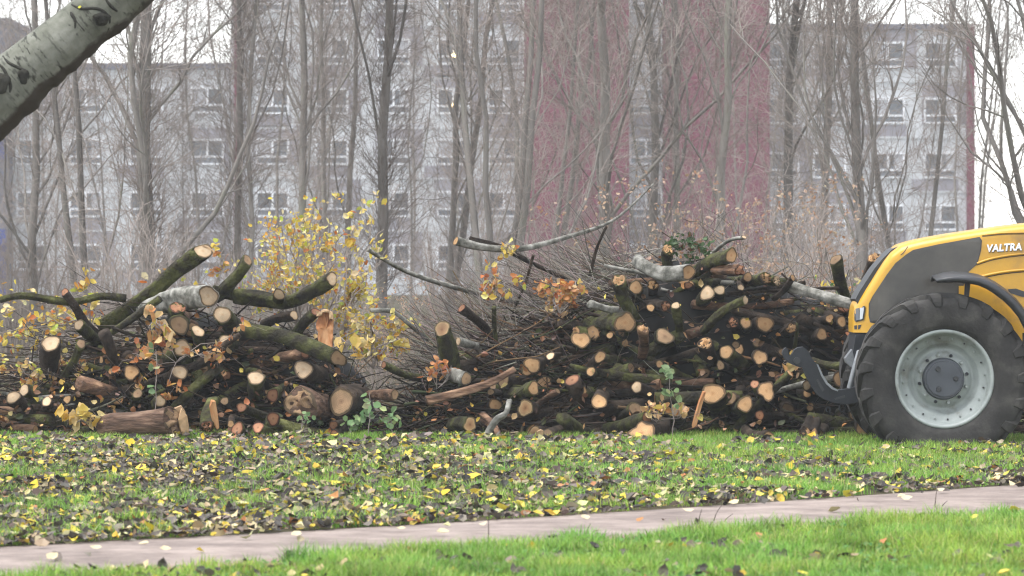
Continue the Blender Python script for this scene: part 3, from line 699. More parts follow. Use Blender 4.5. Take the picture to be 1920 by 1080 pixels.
LOGS = [
 # left heap
 ('L', 380, 471, 15, 185, 615, .5, 'pale', 'moss', 'long mossy bough rising highest from the left heap, its pale cut end tilted', dict(n=(.35, -.8, .55), via=[(330, 507, .1), (285, 548, .25)], taper=.8)),
 ('L', 391, 555, 19, 270, 590, .9, 'pale', 'pale', 'smooth pale-barked log on top of the left heap with large round cut end', dict(n=(.25, -1, .05), dd=-.25)),
 ('L', 417, 590, 17, 480, 650, 1.2, 'pale', 'moss', 'log with pale round end just below the smooth pale-barked log', dict(n=(-.1, -1, .1), dd=-.1)),
 ('L', 336, 609, 17, 330, 575, 1.6, 'dull', 'moss', 'log with dull yellowish end beneath a reddish broken stub, left heap', {}),
 ('L', 342, 653, 15, 285, 715, .9, 'pale', 'moss', 'log with clean round pale end, upper of the two mid-height pair in the left heap', dict(n=(.1, -1, .15))),
 ('L', 337, 698, 13, 280, 745, 1.0, 'pale', 'dark', 'log with clean round pale end, lower of the two mid-height pair in the left heap', dict(n=(.1, -1, .1))),
 ('L', 246, 698, 14, 268, 712, 1.6, 'orange', 'dark', 'log with orange-tan end standing alone in the dark left part of the left heap', {}),
 ('L', 95, 644, 17, 100, 720, .5, 'pale', 'dark', 'thick dark stub with pale round top, near the left edge of the left heap', dict(n=(-.1, -1, .45))),
 ('L', 148, 609, 11, 205, 650, .6, 'pale', 'moss', 'short mossy log with oval end pointing left, below the bent dark branch', dict(n=(-.6, -.8, .2))),
 ('L', 152, 645, 9, 117, 708, .3, 'dull', 'moss', 'leaning mossy stick right of the thick dark stub with pale top', dict(n=(.3, -.7, .6))),
 ('L', 424, 639, 12, 440, 655, 1.5, 'pale', 'moss', 'log with pale round end below a mossy sprig, middle of the left heap', {}),
 ('L', 371, 621, 11, 366, 690, .5, 'pale', 'moss', 'upright mossy log with slanted bright cut top, centre of the left heap', dict(n=(.5, -.75, .5))),
 ('L', 333, 577, 14, 310, 615, .5, 'red', 'moss', 'mossy stub with rough reddish broken top under the smooth pale-barked log', dict(n=(.2, -.6, .8), rough=.012)),
 ('L', 258, 738, 9, 244, 772, .5, 'dull', 'moss', 'short upright mossy stick end above the fallen rough trunk', dict(n=(.2, -.9, .3))),
 ('L', 300, 752, 10, 262, 768, .7, 'pale', 'moss', 'small pale log end with dark centre spot above the fallen rough trunk', {}),
 ('L', 25, 745, 12, 66, 798, .5, 'pale', 'dark', 'left outermost log end of the left heap, tan and round', dict(n=(-.2, -.9, .35))),
 ('L', 45, 732, 11, 100, 755, .5, 'pale', 'moss', 'mossy log with pale end touching the outermost log at the far left', dict(n=(-.4, -.9, .2), dd=.2)),
 ('L', 88, 753, 9, 120, 765, 1.3, 'pale', 'dark', 'small pale tilted end at the foot of the left heap, right of the outermost pair', dict(n=(-.4, -.7, .6))),
 ('L', 126, 749, 8, 150, 760, 1.3, 'orange', 'dark', 'small brown-orange end left of the big yellow ground leaves', {}),
 ('L', 523, 552, 11, 500, 560, 1.4, 'pale', 'moss', 'pale round end cut flush in the fork of the curved mossy bough', dict(dd=-.12)),
 ('L', 622, 523, 11, 440, 555, .5, 'pale', 'moss', 'long curved mossy bough sweeping up to the right out of the left heap', dict(n=(.6, -.8, .1), via=[(590, 543, .1), (540, 566, .2), (490, 560, .4)], taper=1.15)),
 ('L', 551, 591, 9, 495, 608, .4, 'pale', 'dark', 'thin log with bright white oval end below the curved mossy bough', dict(n=(.6, -.8, .1))),
 ('L', 592, 585, 10, 540, 645, .4, 'red', 'moss', 'dark mossy stick with reddish-brown top beside the orange split stump', dict(n=(.4, -.6, .6), via=[(570, 605, .1)])),
 ('L', 569, 693, 17, 615, 705, 1.0, 'pale', 'dark', 'broad log with slanted oval pale cut, right middle of the left heap', dict(n=(-.15, -.8, .6))),
 ('L', 480, 709, 15, 484, 752, .45, 'pale', 'moss', 'upright stub with slanted bright oval top, centre right of the left heap', dict(n=(-.25, -.75, .6))),
 ('L', 634, 672, 15, 455, 622, .5, 'dull', 'moss', 'thick dark mossy log lying slantwise across the right half of the left heap', dict(n=(.5, -.9, -.1), taper=.9, dd=-.25)),
 ('L', 640, 753, 27, 672, 748, .8, 'dull', 'dark', 'thickest dark log end at the right foot of the left heap, seen edge-on', dict(n=(-.75, -.7, .1))),
 ('L', 453, 764, 9, 520, 795, .4, 'red', 'moss', 'mossy log with small reddish end, upper left of the low red-ended group', dict(n=(-.4, -.9, .1), dd=-.25)),
 ('L', 512, 785, 11, 545, 800, 1.2, 'red', 'dark', 'small red-ringed log end in the low group above the grass', dict(dd=-.4)),
 ('L', 445, 804, 11, 478, 822, .7, 'red', 'moss', 'red-ringed oval end lowest left in the low group of the left heap', dict(dd=-.35)),
 ('L', 484, 802, 11, 540, 826, .6, 'red', 'moss', 'reddish cracked log end low down, right of the lowest red-ringed oval end', dict(dd=-.35)),
 ('L', 625, 797, 8, 640, 790, 1.3, 'red', 'dark', 'tiny red round end by the grass, upper of the stacked two', dict(dd=-.3)),
 ('L', 628, 815, 9, 650, 808, 1.3, 'red', 'dark', 'tiny red round end by the grass, lower of the stacked two', dict(dd=-.3)),
 ('L', 500, 790, 13, 622, 815, .3, None, 'moss', 'long low mossy log behind the small red ends at the foot of the left heap', dict(dd=-.05)),
 ('L', 511, 741, 11, 525, 720, 1.3, 'red', 'moss', 'reddish log end with pale centre, above the low mossy log', {}),
 ('L', 421, 752, 8, 430, 745, 1.3, 'dull', 'dark', 'small dull end in deep shadow between the two halves of the left heap', {}),
 ('L', 433, 795, 7, 450, 790, 1.2, 'orange', 'dark', 'smallest orange end beside the lowest red-ringed oval end', dict(dd=-.3)),
 ('L', 344, 601, 8, 352, 600, 1.3, 'dull', 'peeled', 'narrow peeled wood end squeezed right of the dull yellowish end', dict(dd=.1)),
 ('L', 560, 640, 10, 566, 650, 1.2, 'dull', 'moss', 'dull grey-pink end half hidden behind the thick slanting mossy log', dict(dd=.15)),
 ('L', 122, 548, 7, 200, 640, .3, 'red', 'dark', 'bent dark branch with brown tip crossing the horizontal bough at the left', dict(n=(-.5, -.7, .5), via=[(142, 577, 0), (162, 610, .1)], taper=1.2, name='branch', cat='branch')),
 ('L', 0, 563, 6, 236, 560, .2, None, 'moss', 'long level mossy bough spanning the far left of the left heap', dict(via=[(45, 555, 0), (130, 567, .1), (190, 556, .15)], taper=1.2, name='branch', cat='branch')),
 ('L', 464, 488, 11, 408, 556, .4, 'dull', 'moss', 'dark mossy stub leaning up to the right, behind the large round cut end', dict(n=(.7, -.5, .6), taper=1.1, via=[(445, 517, .1)])),
 ('L', 300, 560, 8, 150, 655, .4, None, 'moss', 'straight greenish branch lying parallel below the long highest bough', dict(taper=.7, name='branch', cat='branch', dd=-.1)),
 ('L', 400, 545, 9, 520, 560, .4, None, 'moss', 'mossy branch lying level behind the leaning dark stub on the left heap', dict(dd=.5, name='branch', cat='branch')),
 ('L', 325, 792, 27, 190, 802, .15, 'dull', 'rough', 'fallen thick trunk with rough reddish bark at the foot of the left heap', dict(n=(.85, -.5, .2), dd=-.4, irr=.14, rough=.03, bend=.02, name='log', cat='log')),
 ('L', 388, 800, 12, 400, 752, .35, 'red', 'moss', 'short upright mossy stub with splintered top low in the middle of the left heap', dict(n=(0, -1, -.2), dd=-.2, rough=.02)),
 ('L', 565, 755, 30, 640, 775, .5, 'dull', 'rough', 'big brown split trunk piece in the lower right of the left heap', dict(n=(-.5, -.85, .2), irr=.25, rough=.03, dd=.05)),
 # right heap
 ('R', 829, 618, 15, 852, 712, .35, 'ring', 'moss', 'standing mossy log with dark-ringed round top at the left end of the right heap', dict(n=(-.15, -.85, .5), taper=1.2, dd=-.3, via=[(838, 655, .1)])),
 ('R', 874, 710, 11, 845, 700, .5, 'dull', 'pale', 'short grey log with tan end at the foot of the standing dark-ringed log', dict(n=(.3, -.9, .1), dd=-.35)),
 ('R', 998, 684, 15, 1010, 676, 1.5, 'orange', 'dark', 'orange-tan log end with a flat top in the left middle of the right heap', dict(irr=.16)),
 ('R', 1000, 728, 12, 952, 735, .6, 'orange', 'moss', 'log pointing right with tan end, below the flat-topped orange-tan end', dict(n=(.5, -.85, .1), dd=-.2)),
 ('R', 985, 765, 15, 1000, 760, 1.5, 'ring', 'dark', 'round ringed olive-tan log end low in the left part of the right heap', dict(dd=-.1)),
 ('R', 881, 796, 12, 845, 796, .6, 'ring', 'moss', 'mossy short log with ringed round end lowest at the left of the right heap', dict(n=(.3, -.95, 0), dd=-.35)),
 ('R', 1002, 812, 12, 1012, 805, 1.4, 'ring', 'dark', 'ringed log end touching the grass below the round olive-tan end', dict(dd=-.25)),
 ('R', 1026, 814, 10, 1045, 806, 1.4, 'dull', 'dark', 'dull brown end beside the ringed end that touches the grass', dict(dd=-.2)),
 ('R', 1089, 637, 16, 1078, 665, 1.3, 'orange', 'moss', 'uneven heart-shaped orange log end left of the big cracked one', dict(irr=.2)),
 ('R', 1125, 669, 10, 1060, 715, .8, 'orange', 'dark', 'smaller oval log end below the heart-shaped orange end', dict(n=(.15, -1, .1))),
 ('R', 1123, 753, 14, 1138, 748, 1.5, 'orange', 'dark', 'round tan end alone in the dark lower middle of the right heap', {}),
 ('R', 1194, 726, 11, 1248, 770, .8, 'pale', 'dark', 'dark log slanting down right with pale pinkish end, middle of the right heap', dict(n=(-.3, -.95, .2))),
 ('R', 1172, 605, 18, 1095, 612, .8, 'orange', 'moss', 'big cracked tan log end on a thick mossy log, upper left of the right heap', dict(irr=.18, n=(.3, -.9, .1))),
 ('R', 1160, 526, 12, 1190, 600, .35, 'orange', 'moss', 'leaning mossy stick with splintered pale orange top at the crest of the right heap', dict(n=(-.2, -.8, .5), rough=.015, via=[(1166, 555, .1)], dd=-.2)),
 ('R', 1224, 534, 9, 1215, 545, 1.3, 'orange', 'dark', 'frayed yellowish end under the thick green-barked crest log', dict(rough=.012)),
 ('R', 1220, 577, 8, 1232, 575, 1.3, 'orange', 'dark', 'small round tan end, left one of three in a row below the crest', {}),
 ('R', 1247, 574, 10, 1205, 572, .5, 'red', 'dark', 'splintered orange-red end, middle one of three in a row below the crest', dict(rough=.012, n=(.6, -.8, .1))),
 ('R', 1267, 573, 8, 1276, 622, .3, 'pale', 'moss', 'thin upright green stick with bright round top, right one of three in a row', dict(n=(-.1, -.9, .4), dd=-.2)),
 ('R', 1246, 631, 16, 1262, 640, 1.5, 'dull', 'moss', 'dull brown oval log end in the shade below the row of three', {}),
 ('R', 1203, 812, 20, 1240, 795, .8, 'orange', 'dark', 'flat teardrop-shaped orange cut lying on the grass edge', dict(n=(-.05, -.8, .55), irr=.3, dd=-.3)),
 ('R', 1212, 784, 11, 1135, 806, .5, 'red', 'moss', 'mossy log pointing right above the teardrop-shaped orange cut', dict(n=(.6, -.8, .1), dd=-.15)),
 ('R', 1032, 668, 8, 1045, 664, 1.2, 'pale', 'dark', 'small flat pale chip of wood end above the flat-topped orange-tan end', dict(n=(-.1, -.5, .85))),
 ('R', 920, 735, 7, 930, 728, 1.2, 'dull', 'dark', 'small brown end under the long reddish splintered plank', dict(dd=-.2)),
 ('R', 1290, 511, 13, 1195, 488, .5, 'orange', 'pale', 'thick green-grey log lying along the crest with round orange end', dict(n=(.45, -.9, 0), via=[(1245, 514, .1), (1212, 501, .25)], taper=.75, dd=-.3)),
 ('R', 1252, 468, 11, 1253, 500, .2, 'orange', 'moss', 'short upright stub with frayed orange top at the very crest of the right heap', dict(n=(0, -.8, .6), rough=.015)),
 ('R', 1371, 479, 13, 1300, 512, .4, 'orange', 'moss', 'rough-barked log rising right along the crest with yellow-orange end', dict(n=(.5, -.85, .1), dd=-.1)),
 ('R', 1326, 550, 14, 1300, 600, .7, 'pale', 'moss', 'log with large pale pink end just below the crest, touching a smaller one', dict(n=(.05, -.95, .25))),
 ('R', 1349, 544, 10, 1345, 590, .7, 'pale', 'moss', 'smaller pale end touching the large pale pink end below the crest', dict(n=(.1, -.95, .2))),
 ('R', 1389, 539, 6, 1380, 545, 1.2, 'pale', 'dark', 'tiny pale round end right of the pair below the crest', {}),
 ('R', 1436, 521, 11, 1392, 522, .6, 'orange', 'moss', 'bright mossy log on the right crest with frayed orange end', dict(n=(.5, -.8, .1), rough=.02)),
 ('R', 1456, 527, 9, 1420, 524, .6, 'pale', 'moss', 'frayed pale end just right of the bright mossy crest log', dict(n=(.4, -.8, .1), rough=.015, dd=.1)),
 ('R', 1397, 563, 8, 1318, 622, .4, 'pale', 'moss', 'bare greenish branch with thin oval cut tip slanting across the right heap', dict(n=(.8, -.55, .1), via=[(1358, 582, .0), (1338, 600, .1)], taper=.95, dd=-.45, name='branch', cat='branch')),
 ('R', 1434, 607, 15, 1428, 618, 1.4, 'orange', 'dark', 'wide tan log end alone at mid height above the tractor hook', {}),
 ('R', 1375, 604, 9, 1382, 610, 1.3, 'red', 'dark', 'small splintered end between the slanting greenish branch and the wide tan end', dict(rough=.012)),
 ('R', 1484, 615, 10, 1476, 610, 1.3, 'orange', 'dark', 'frayed round end to the right of the wide tan log end', dict(rough=.012)),
 ('R', 1541, 627, 11, 1535, 632, 1.4, 'orange', 'dark', 'round ringed end left of the tractor headlight, below it', {}),
 ('R', 1362, 660, 13, 1400, 700, .8, 'orange', 'moss', 'log end upper left of the bright-rimmed one, sloping down right', dict(n=(-.25, -.95, .15))),
 ('R', 1425, 670, 13, 1400, 688, 1.2, 'orange', 'dark', 'log end with bright pale rim in the dark centre of the right heap', {}),
 ('R', 1351, 685, 8, 1360, 700, 1.2, 'dull', 'dark', 'small shaded brown end just below the sloping log end', dict(dd=.15)),
 ('R', 1337, 738, 19, 1360, 775, .8, 'orange', 'moss', 'large oval log end leaning right, centre low in the right heap', dict(n=(-.2, -.95, .2), irr=.14)),
 ('R', 1397, 758, 15, 1375, 790, 1.0, 'orange', 'moss', 'tan log end low between the large oval and the notched one', dict(irr=.14)),
 ('R', 1437, 733, 16, 1425, 760, 1.0, 'orange', 'dark', 'notched log end with a side nub, under the tractor hook', dict(irr=.24)),
 ('R', 1273, 769, 14, 1250, 790, 1.0, 'pale', 'moss', 'pale log end behind the thin green seedling', dict(dd=-.1)),
 ('R', 1443, 822, 12, 1398, 806, .6, 'orange', 'dark', 'low log end on the grass left of the broken brown stump', dict(n=(.3, -.95, .1), dd=-.25)),
 ('R', 1578, 711, 16, 1585, 706, 1.4, 'orange', 'dark', 'large round log end framed inside the curved tractor arm', dict(irr=.06)),
 ('R', 1619, 803, 15, 1600, 800, 1.3, 'orange', 'dark', 'rough-edged orange end by the tractor tyre', dict(irr=.13)),
 ('R', 1534, 815, 12, 1545, 810, 1.3, 'dull', 'dark', 'dull pinkish round end on the grass below the tractor arm', dict(irr=.05)),
 ('R', 1603, 777, 11, 1598, 770, 1.3, 'dull', 'dark', 'shaded oval end just above the rough-edged orange end by the tyre', dict(irr=.05)),
 ('R', 1613, 831, 10, 1600, 828, 1.3, 'orange', 'dark', 'lowest end by the tyre, half sunk in the grass', dict(dd=-.1)),
 ('R', 1513, 722, 9, 1525, 715, 1.2, 'pale', 'dark', 'pale sliver of a log end peeping out left of the tractor arm', {}),
 ('R', 1322, 644, 13, 1335, 690, .5, 'orange', 'dark', 'torn bent stub with broken tan top in the shaded middle of the right heap', dict(n=(.1, -.7, .6), rough=.02)),
 ('R', 1567, 487, 11, 1588, 562, .4, 'dull', 'moss', 'mossy stub standing on the heap left of the tractor hood, cut facing left', dict(n=(-.7, -.5, .5))),
 ('R', 1640, 484, 12, 1625, 590, .5, 'orange', 'dark', 'stub with torn orange top standing close behind the tractor nose', dict(n=(-.3, -.7, .6), rough=.02)),
 ('R', 1600, 571, 9, 1478, 535, .3, 'dull', 'pale', 'long straight silvery birch pole reaching to the tractor headlight', dict(n=(.7, -.6, -.1), bend=.01, dd=-.2, taper=1.0)),
 ('R', 1486, 521, 6, 1450, 560, .3, 'orange', 'dark', 'dark crooked branch with cut tip sticking up before the silvery birch pole', dict(n=(.6, -.7, .2), dd=-.3, name='branch', cat='branch')),
 ('R', 1386, 507, 11, 1342, 505, .2, 'red', 'peeled', 'pale split chunk of wood below the yellow-orange crest end', dict(n=(.7, -.6, .1), irr=.3, rough=.02)),
 ('R', 1555, 597, 8, 1530, 590, .9, 'orange', 'dark', 'left one of two small ends in a row before the headlight', dict(n=(.3, -.9, .1))),
 ('R', 1578, 603, 9, 1545, 596, .9, 'orange', 'dark', 'right one of two small ends in a row before the headlight', dict(n=(.3, -.9, .1))),
 ('R', 1516, 816, 15, 1525, 790, .5, 'orange', 'dark', 'broken brown triangular stump piece at the grass edge', dict(n=(.1, -.8, .5), irr=.35, rough=.02, dd=-.3)),
 ('R', 1583, 687, 8, 1524, 675, .3, 'red', 'moss', 'slim mossy log lying behind the upper end of the tractor arm', dict(n=(.7, -.6, 0), dd=-.1)),
 ('R', 1467, 660, 8, 1480, 650, 1.2, 'dull', 'dark', 'shaded end just above the hook tip of the tractor arm', {}),
 ('R', 1290, 535, 7, 1300, 528, 1.2, 'red', 'dark', 'small red end tucked under the round orange end of the crest log', dict(dd=.05)),
 ('R', 1205, 617, 9, 1203, 670, .4, 'orange', 'peeled', 'torn hanging strip of peeled wood right of the big cracked end', dict(n=(.3, -.7, .6), rough=.02, dd=-.25)),
 ('R', 912, 817, 6.5, 955, 752, .2, None, 'pale', 'bare pale bent branch leaning on the foot of the right heap', dict(dd=-.45, via=[(930, 787, 0), (948, 775, .05)], name='branch', cat='branch')),
 ('R', 935, 822, 9, 905, 780, .3, 'pale', 'peeled', 'split pale plank standing behind the bare pale bent branch', dict(dd=-.25, irr=.3)),
 ('R', 800, 752, 9, 965, 692, .3, None, 'peeled', 'long reddish splintered plank lying slantwise at the left of the right heap', dict(dd=-.35, irr=.3, taper=.6, name='split_plank', cat='plank')),
 ('R', 740, 740, 10, 690, 742, .4, 'dull', 'peeled', 'short peeled log lying in the gap between the two heaps', dict(dd=-.1, bend=.02)),
 ('R', 720, 684, 8, 790, 708, .4, 'red', 'moss', 'mossy branch with reddish end pointing left out of the right heap', dict(n=(-.8, -.5, .2), name='branch', cat='branch')),
 ('R', 866, 578, 8, 925, 640, .5, 'red', 'dark', 'dark branch with brown end pointing up left, above the standing dark-ringed log', dict(n=(-.6, -.6, .5), name='branch', cat='branch')),
 ('R', 926, 576, 5, 930, 640, .2, None, 'moss', 'thin upright mossy stick in the upper left of the right heap', dict(name='branch', cat='branch')),
 ('R', 860, 640, 8, 905, 650, .5, 'pale', 'pale', 'short pale stick just right of the standing dark-ringed log', dict(n=(-.8, -.5, .2))),
 ('R', 1055, 785, 14, 1110, 815, .5, None, 'moss', 'thick mossy log lying low and slanting near the grass, middle of the right heap', dict(dd=-.1)),
 ('R', 855, 452, 8, 1225, 345, 1.0, 'orange', 'pale', 'long thin branch reaching out over the right heap against the left red tower', dict(n=(-.8, -.5, .3), via=[(905, 464, .1), (975, 467, .2), (1055, 447, .4), (1150, 413, .7)], taper=.2, dd=.3, name='branch', cat='branch')),
 ('R', 880, 449, 6, 1075, 530, .9, None, 'dark', 'branch forking down from the long thin branch toward the orange oak leaves', dict(via=[(940, 465, .1), (1000, 495, .4)], taper=.5, dd=.42, name='branch', cat='branch')),
 ('R', 690, 468, 4, 960, 565, .8, None, 'pale', 'thin grey branch sloping from the yellow leaves down to the right heap', dict(via=[(760, 508, .2), (850, 538, .4)], taper=1.3, dd=.5, name='branch', cat='branch')),
 ('R', 695, 582, 4, 800, 636, .5, None, 'pale', 'crooked pale twig branch bridging the gap between the two heaps', dict(via=[(735, 584, .1), (765, 606, .2)], taper=1.2, dd=.3, name='branch', cat='branch')),
 ('R', 1000, 478, 3, 955, 600, .3, None, 'dark', 'thin dark twig hanging crosswise below the long thin branch', dict(via=[(985, 530, .1)], taper=.8, dd=.4, name='branch', cat='branch')),
 ('R', 1137, 424, 2.4, 1105, 520, .2, None, 'dark', 'single thin dark twig standing upright before the left red tower', dict(via=[(1118, 468, .1)], taper=1.3, dd=.2, name='branch', cat='branch')),
 ('R', 1105, 570, 7, 1168, 583, .3, None, 'pale', 'silvery forked branch lying left of the leaning splintered stick', dict(dd=-.1, name='branch', cat='branch')),
 ('R', 1395, 445, 4, 1330, 480, .4, 'pale', 'pale', 'pale broken twig pointing up right above the crest of the right heap', dict(dd=.2, via=[(1365, 452, .1)], name='branch', cat='branch')),
]
for (sd_, x, y, r, tx, ty, td, fc, bk, lb, kw) in LOGS:
    log(sd_, x, y, r, tx, ty, td, fc, bk, lb, **kw)

# split orange stump, left heap
c = np.array(P(612, 618, front(618) - .15))
bm = bmesh.new(); srng = random.Random(4)
prof = [(-15, 34), (-16, 5), (-19, -14), (-14, -30), (-4, -35), (6, -36), (12, -28), (13, -8), (12, 14), (11, 34)]
fr, bk_ = [], []
for px, py in prof:
    fr.append(bm.verts.new((px * .005, -.05 + srng.uniform(-.02, .02) + (.06 if py < -25 else 0), -py * .005)))
    bk_.append(bm.verts.new((px * .0048, .12, -py * .0046)))
cen = bm.verts.new((0, -.01, 0))
for i in range(len(prof)):
    j = (i + 1) % len(prof)
    bm.faces.new((fr[i], fr[j], bk_[j], bk_[i])); bm.faces.new((fr[j], fr[i], cen))
bm.faces.new(bk_)
bmesh.ops.subdivide_edges(bm, edges=bm.edges[:], cuts=2, use_grid_fill=True)
for v in bm.verts: v.co += Vector((srng.uniform(-1, 1), srng.uniform(-1, 1), srng.uniform(-.3, .3))) * .008
M['split'] = noisemat('split_orange_wood', [(.3, (.2, .07, .03)), (.5, (.42, .19, .08)), (.75, (.6, .38, .2))], 9, 6, .8, .7, 30, stretch=(1, 1, .2))
st = bmobj('split_stump', bm, M['split'], None, tuple(c), label='upright orange split stump with torn top, right top of the left heap', cat='stump')
bm = bmesh.new()
for (a0, a1, zb, zt) in ((-.09, -.04, .13, .17), (-.04, .03, .165, .185), (.03, .062, .1, .17)):
    box(bm, a0, a1, -.065, .0, zb, zt)
bmesh.ops.subdivide_edges(bm, edges=bm.edges[:], cuts=1, use_grid_fill=True)
for v in bm.verts: v.co += Vector((srng.uniform(-1, 1), srng.uniform(-1, 1), srng.uniform(-1, 1))) * .006
bmobj('torn_rim', bm, CUT['pale'], st)
# split pale wedges beside the fallen trunk
for i, (x, y, w, h, rz, lb) in enumerate([(328, 785, 22, 34, .5, 'pale split slab standing at the right end of the fallen rough trunk'), (345, 800, 14, 40, -.1, 'narrow pale split slab below the end of the fallen rough trunk'),
                                       (1012, 815, 9, 16, .3, 'small pale chip of wood lying by the grass among ringed ends'), (1310, 765, 7, 45, .25, 'thin upright splinter left of the large oval log end'), (385, 468, 20, 9, .2, 'pale split wedge hanging at the top end of the highest bough'), (402, 775, 9, 42, -.2, 'reddish upright splinter in the low middle of the left heap')]):
    Y = front(y) - .45 if i != 4 else front(471) - .1
    c = P(x, y, Y); s = Y / F
    bm = bmesh.new()
    k = 7
    ring = []
    for j in range(k):
        a = 2 * PI * j / k
        ring.append((math.cos(a) * w * s * srng.uniform(.5, 1), srng.uniform(.02, .05), math.sin(a) * h * s * srng.uniform(.6, 1)))
    f_ = [bm.verts.new((p[0], -p[1] + .02 * math.sin(5 * p[2] / .1), p[2])) for p in ring]; b__ = [bm.verts.new((p[0] * .9, p[1], p[2] * .95)) for p in ring]
    bm.faces.new(f_); bm.faces.new(b__[::-1])
    for j in range(k): bm.faces.new((f_[j], b__[j], b__[(j + 1) % k], f_[(j + 1) % k]))
    bmesh.ops.bevel(bm, geom=bm.edges[:], offset=.004, segments=1, affect='EDGES')
    o = bmobj('split_slab', bm, M['split'] if i in (3, 5) else CUT['pale'], None, tuple(c), label=lb, cat='wood slab', group='split slabs of wood')
    o.rotation_euler = (.25, rz, .2)

# dense inside of the heaps: debris mound coloured near black as shade + thin twigs, one mass per heap
PROF = {'L': [(-260, 800), (-150, 765), (0, 745), (60, 728), (130, 700), (200, 660), (290, 600), (340, 590), (400, 580), (470, 600), (560, 620), (620, 650), (670, 705), (690, 770), (705, 825)],
        'R': [(735, 825), (775, 760), (830, 715), (900, 670), (980, 622), (1060, 582), (1130, 545), (1200, 505), (1250, 474), (1310, 476), (1390, 502), (1450, 522), (1520, 545), (1600, 558), (1690, 590), (1790, 640), (1900, 760), (1960, 825)]}
BR = [(4, (.012, .008, .006)), (2, (.045, .028, .016)), (3, (.028, .02, .014)), (.5, (.09, .075, .06)), (1, (.035, .04, .018)), (.7, (.1, .055, .03))]
GREY = [(3, (.15, .13, .11)), (2, (.24, .21, .18)), (3, (.07, .058, .047)), (1, (.13, .08, .05))]
def top_at(side, x):
    p = PROF[side]; return np.interp(x, [a for a, _ in p], [b_ for _, b_ in p])
def twigs(rng, C, D, L, R, K, wig, sag=0.0):
    n_ = len(C); pts = np.zeros((n_, K, 3)); pts[:, 0] = C - D * (L / 2)[:, None]; d = D.copy()
    for j in range(1, K):
        d = nrm(d + rng.normal(size=d.shape) * wig + np.array([0, 0, -sag])); pts[:, j] = pts[:, j - 1] + d * (L / (K - 1))[:, None]
    pts[..., 2] = np.maximum(pts[..., 2], .01)
    return pts, R[:, None] * np.linspace(1, .4, K)[None]
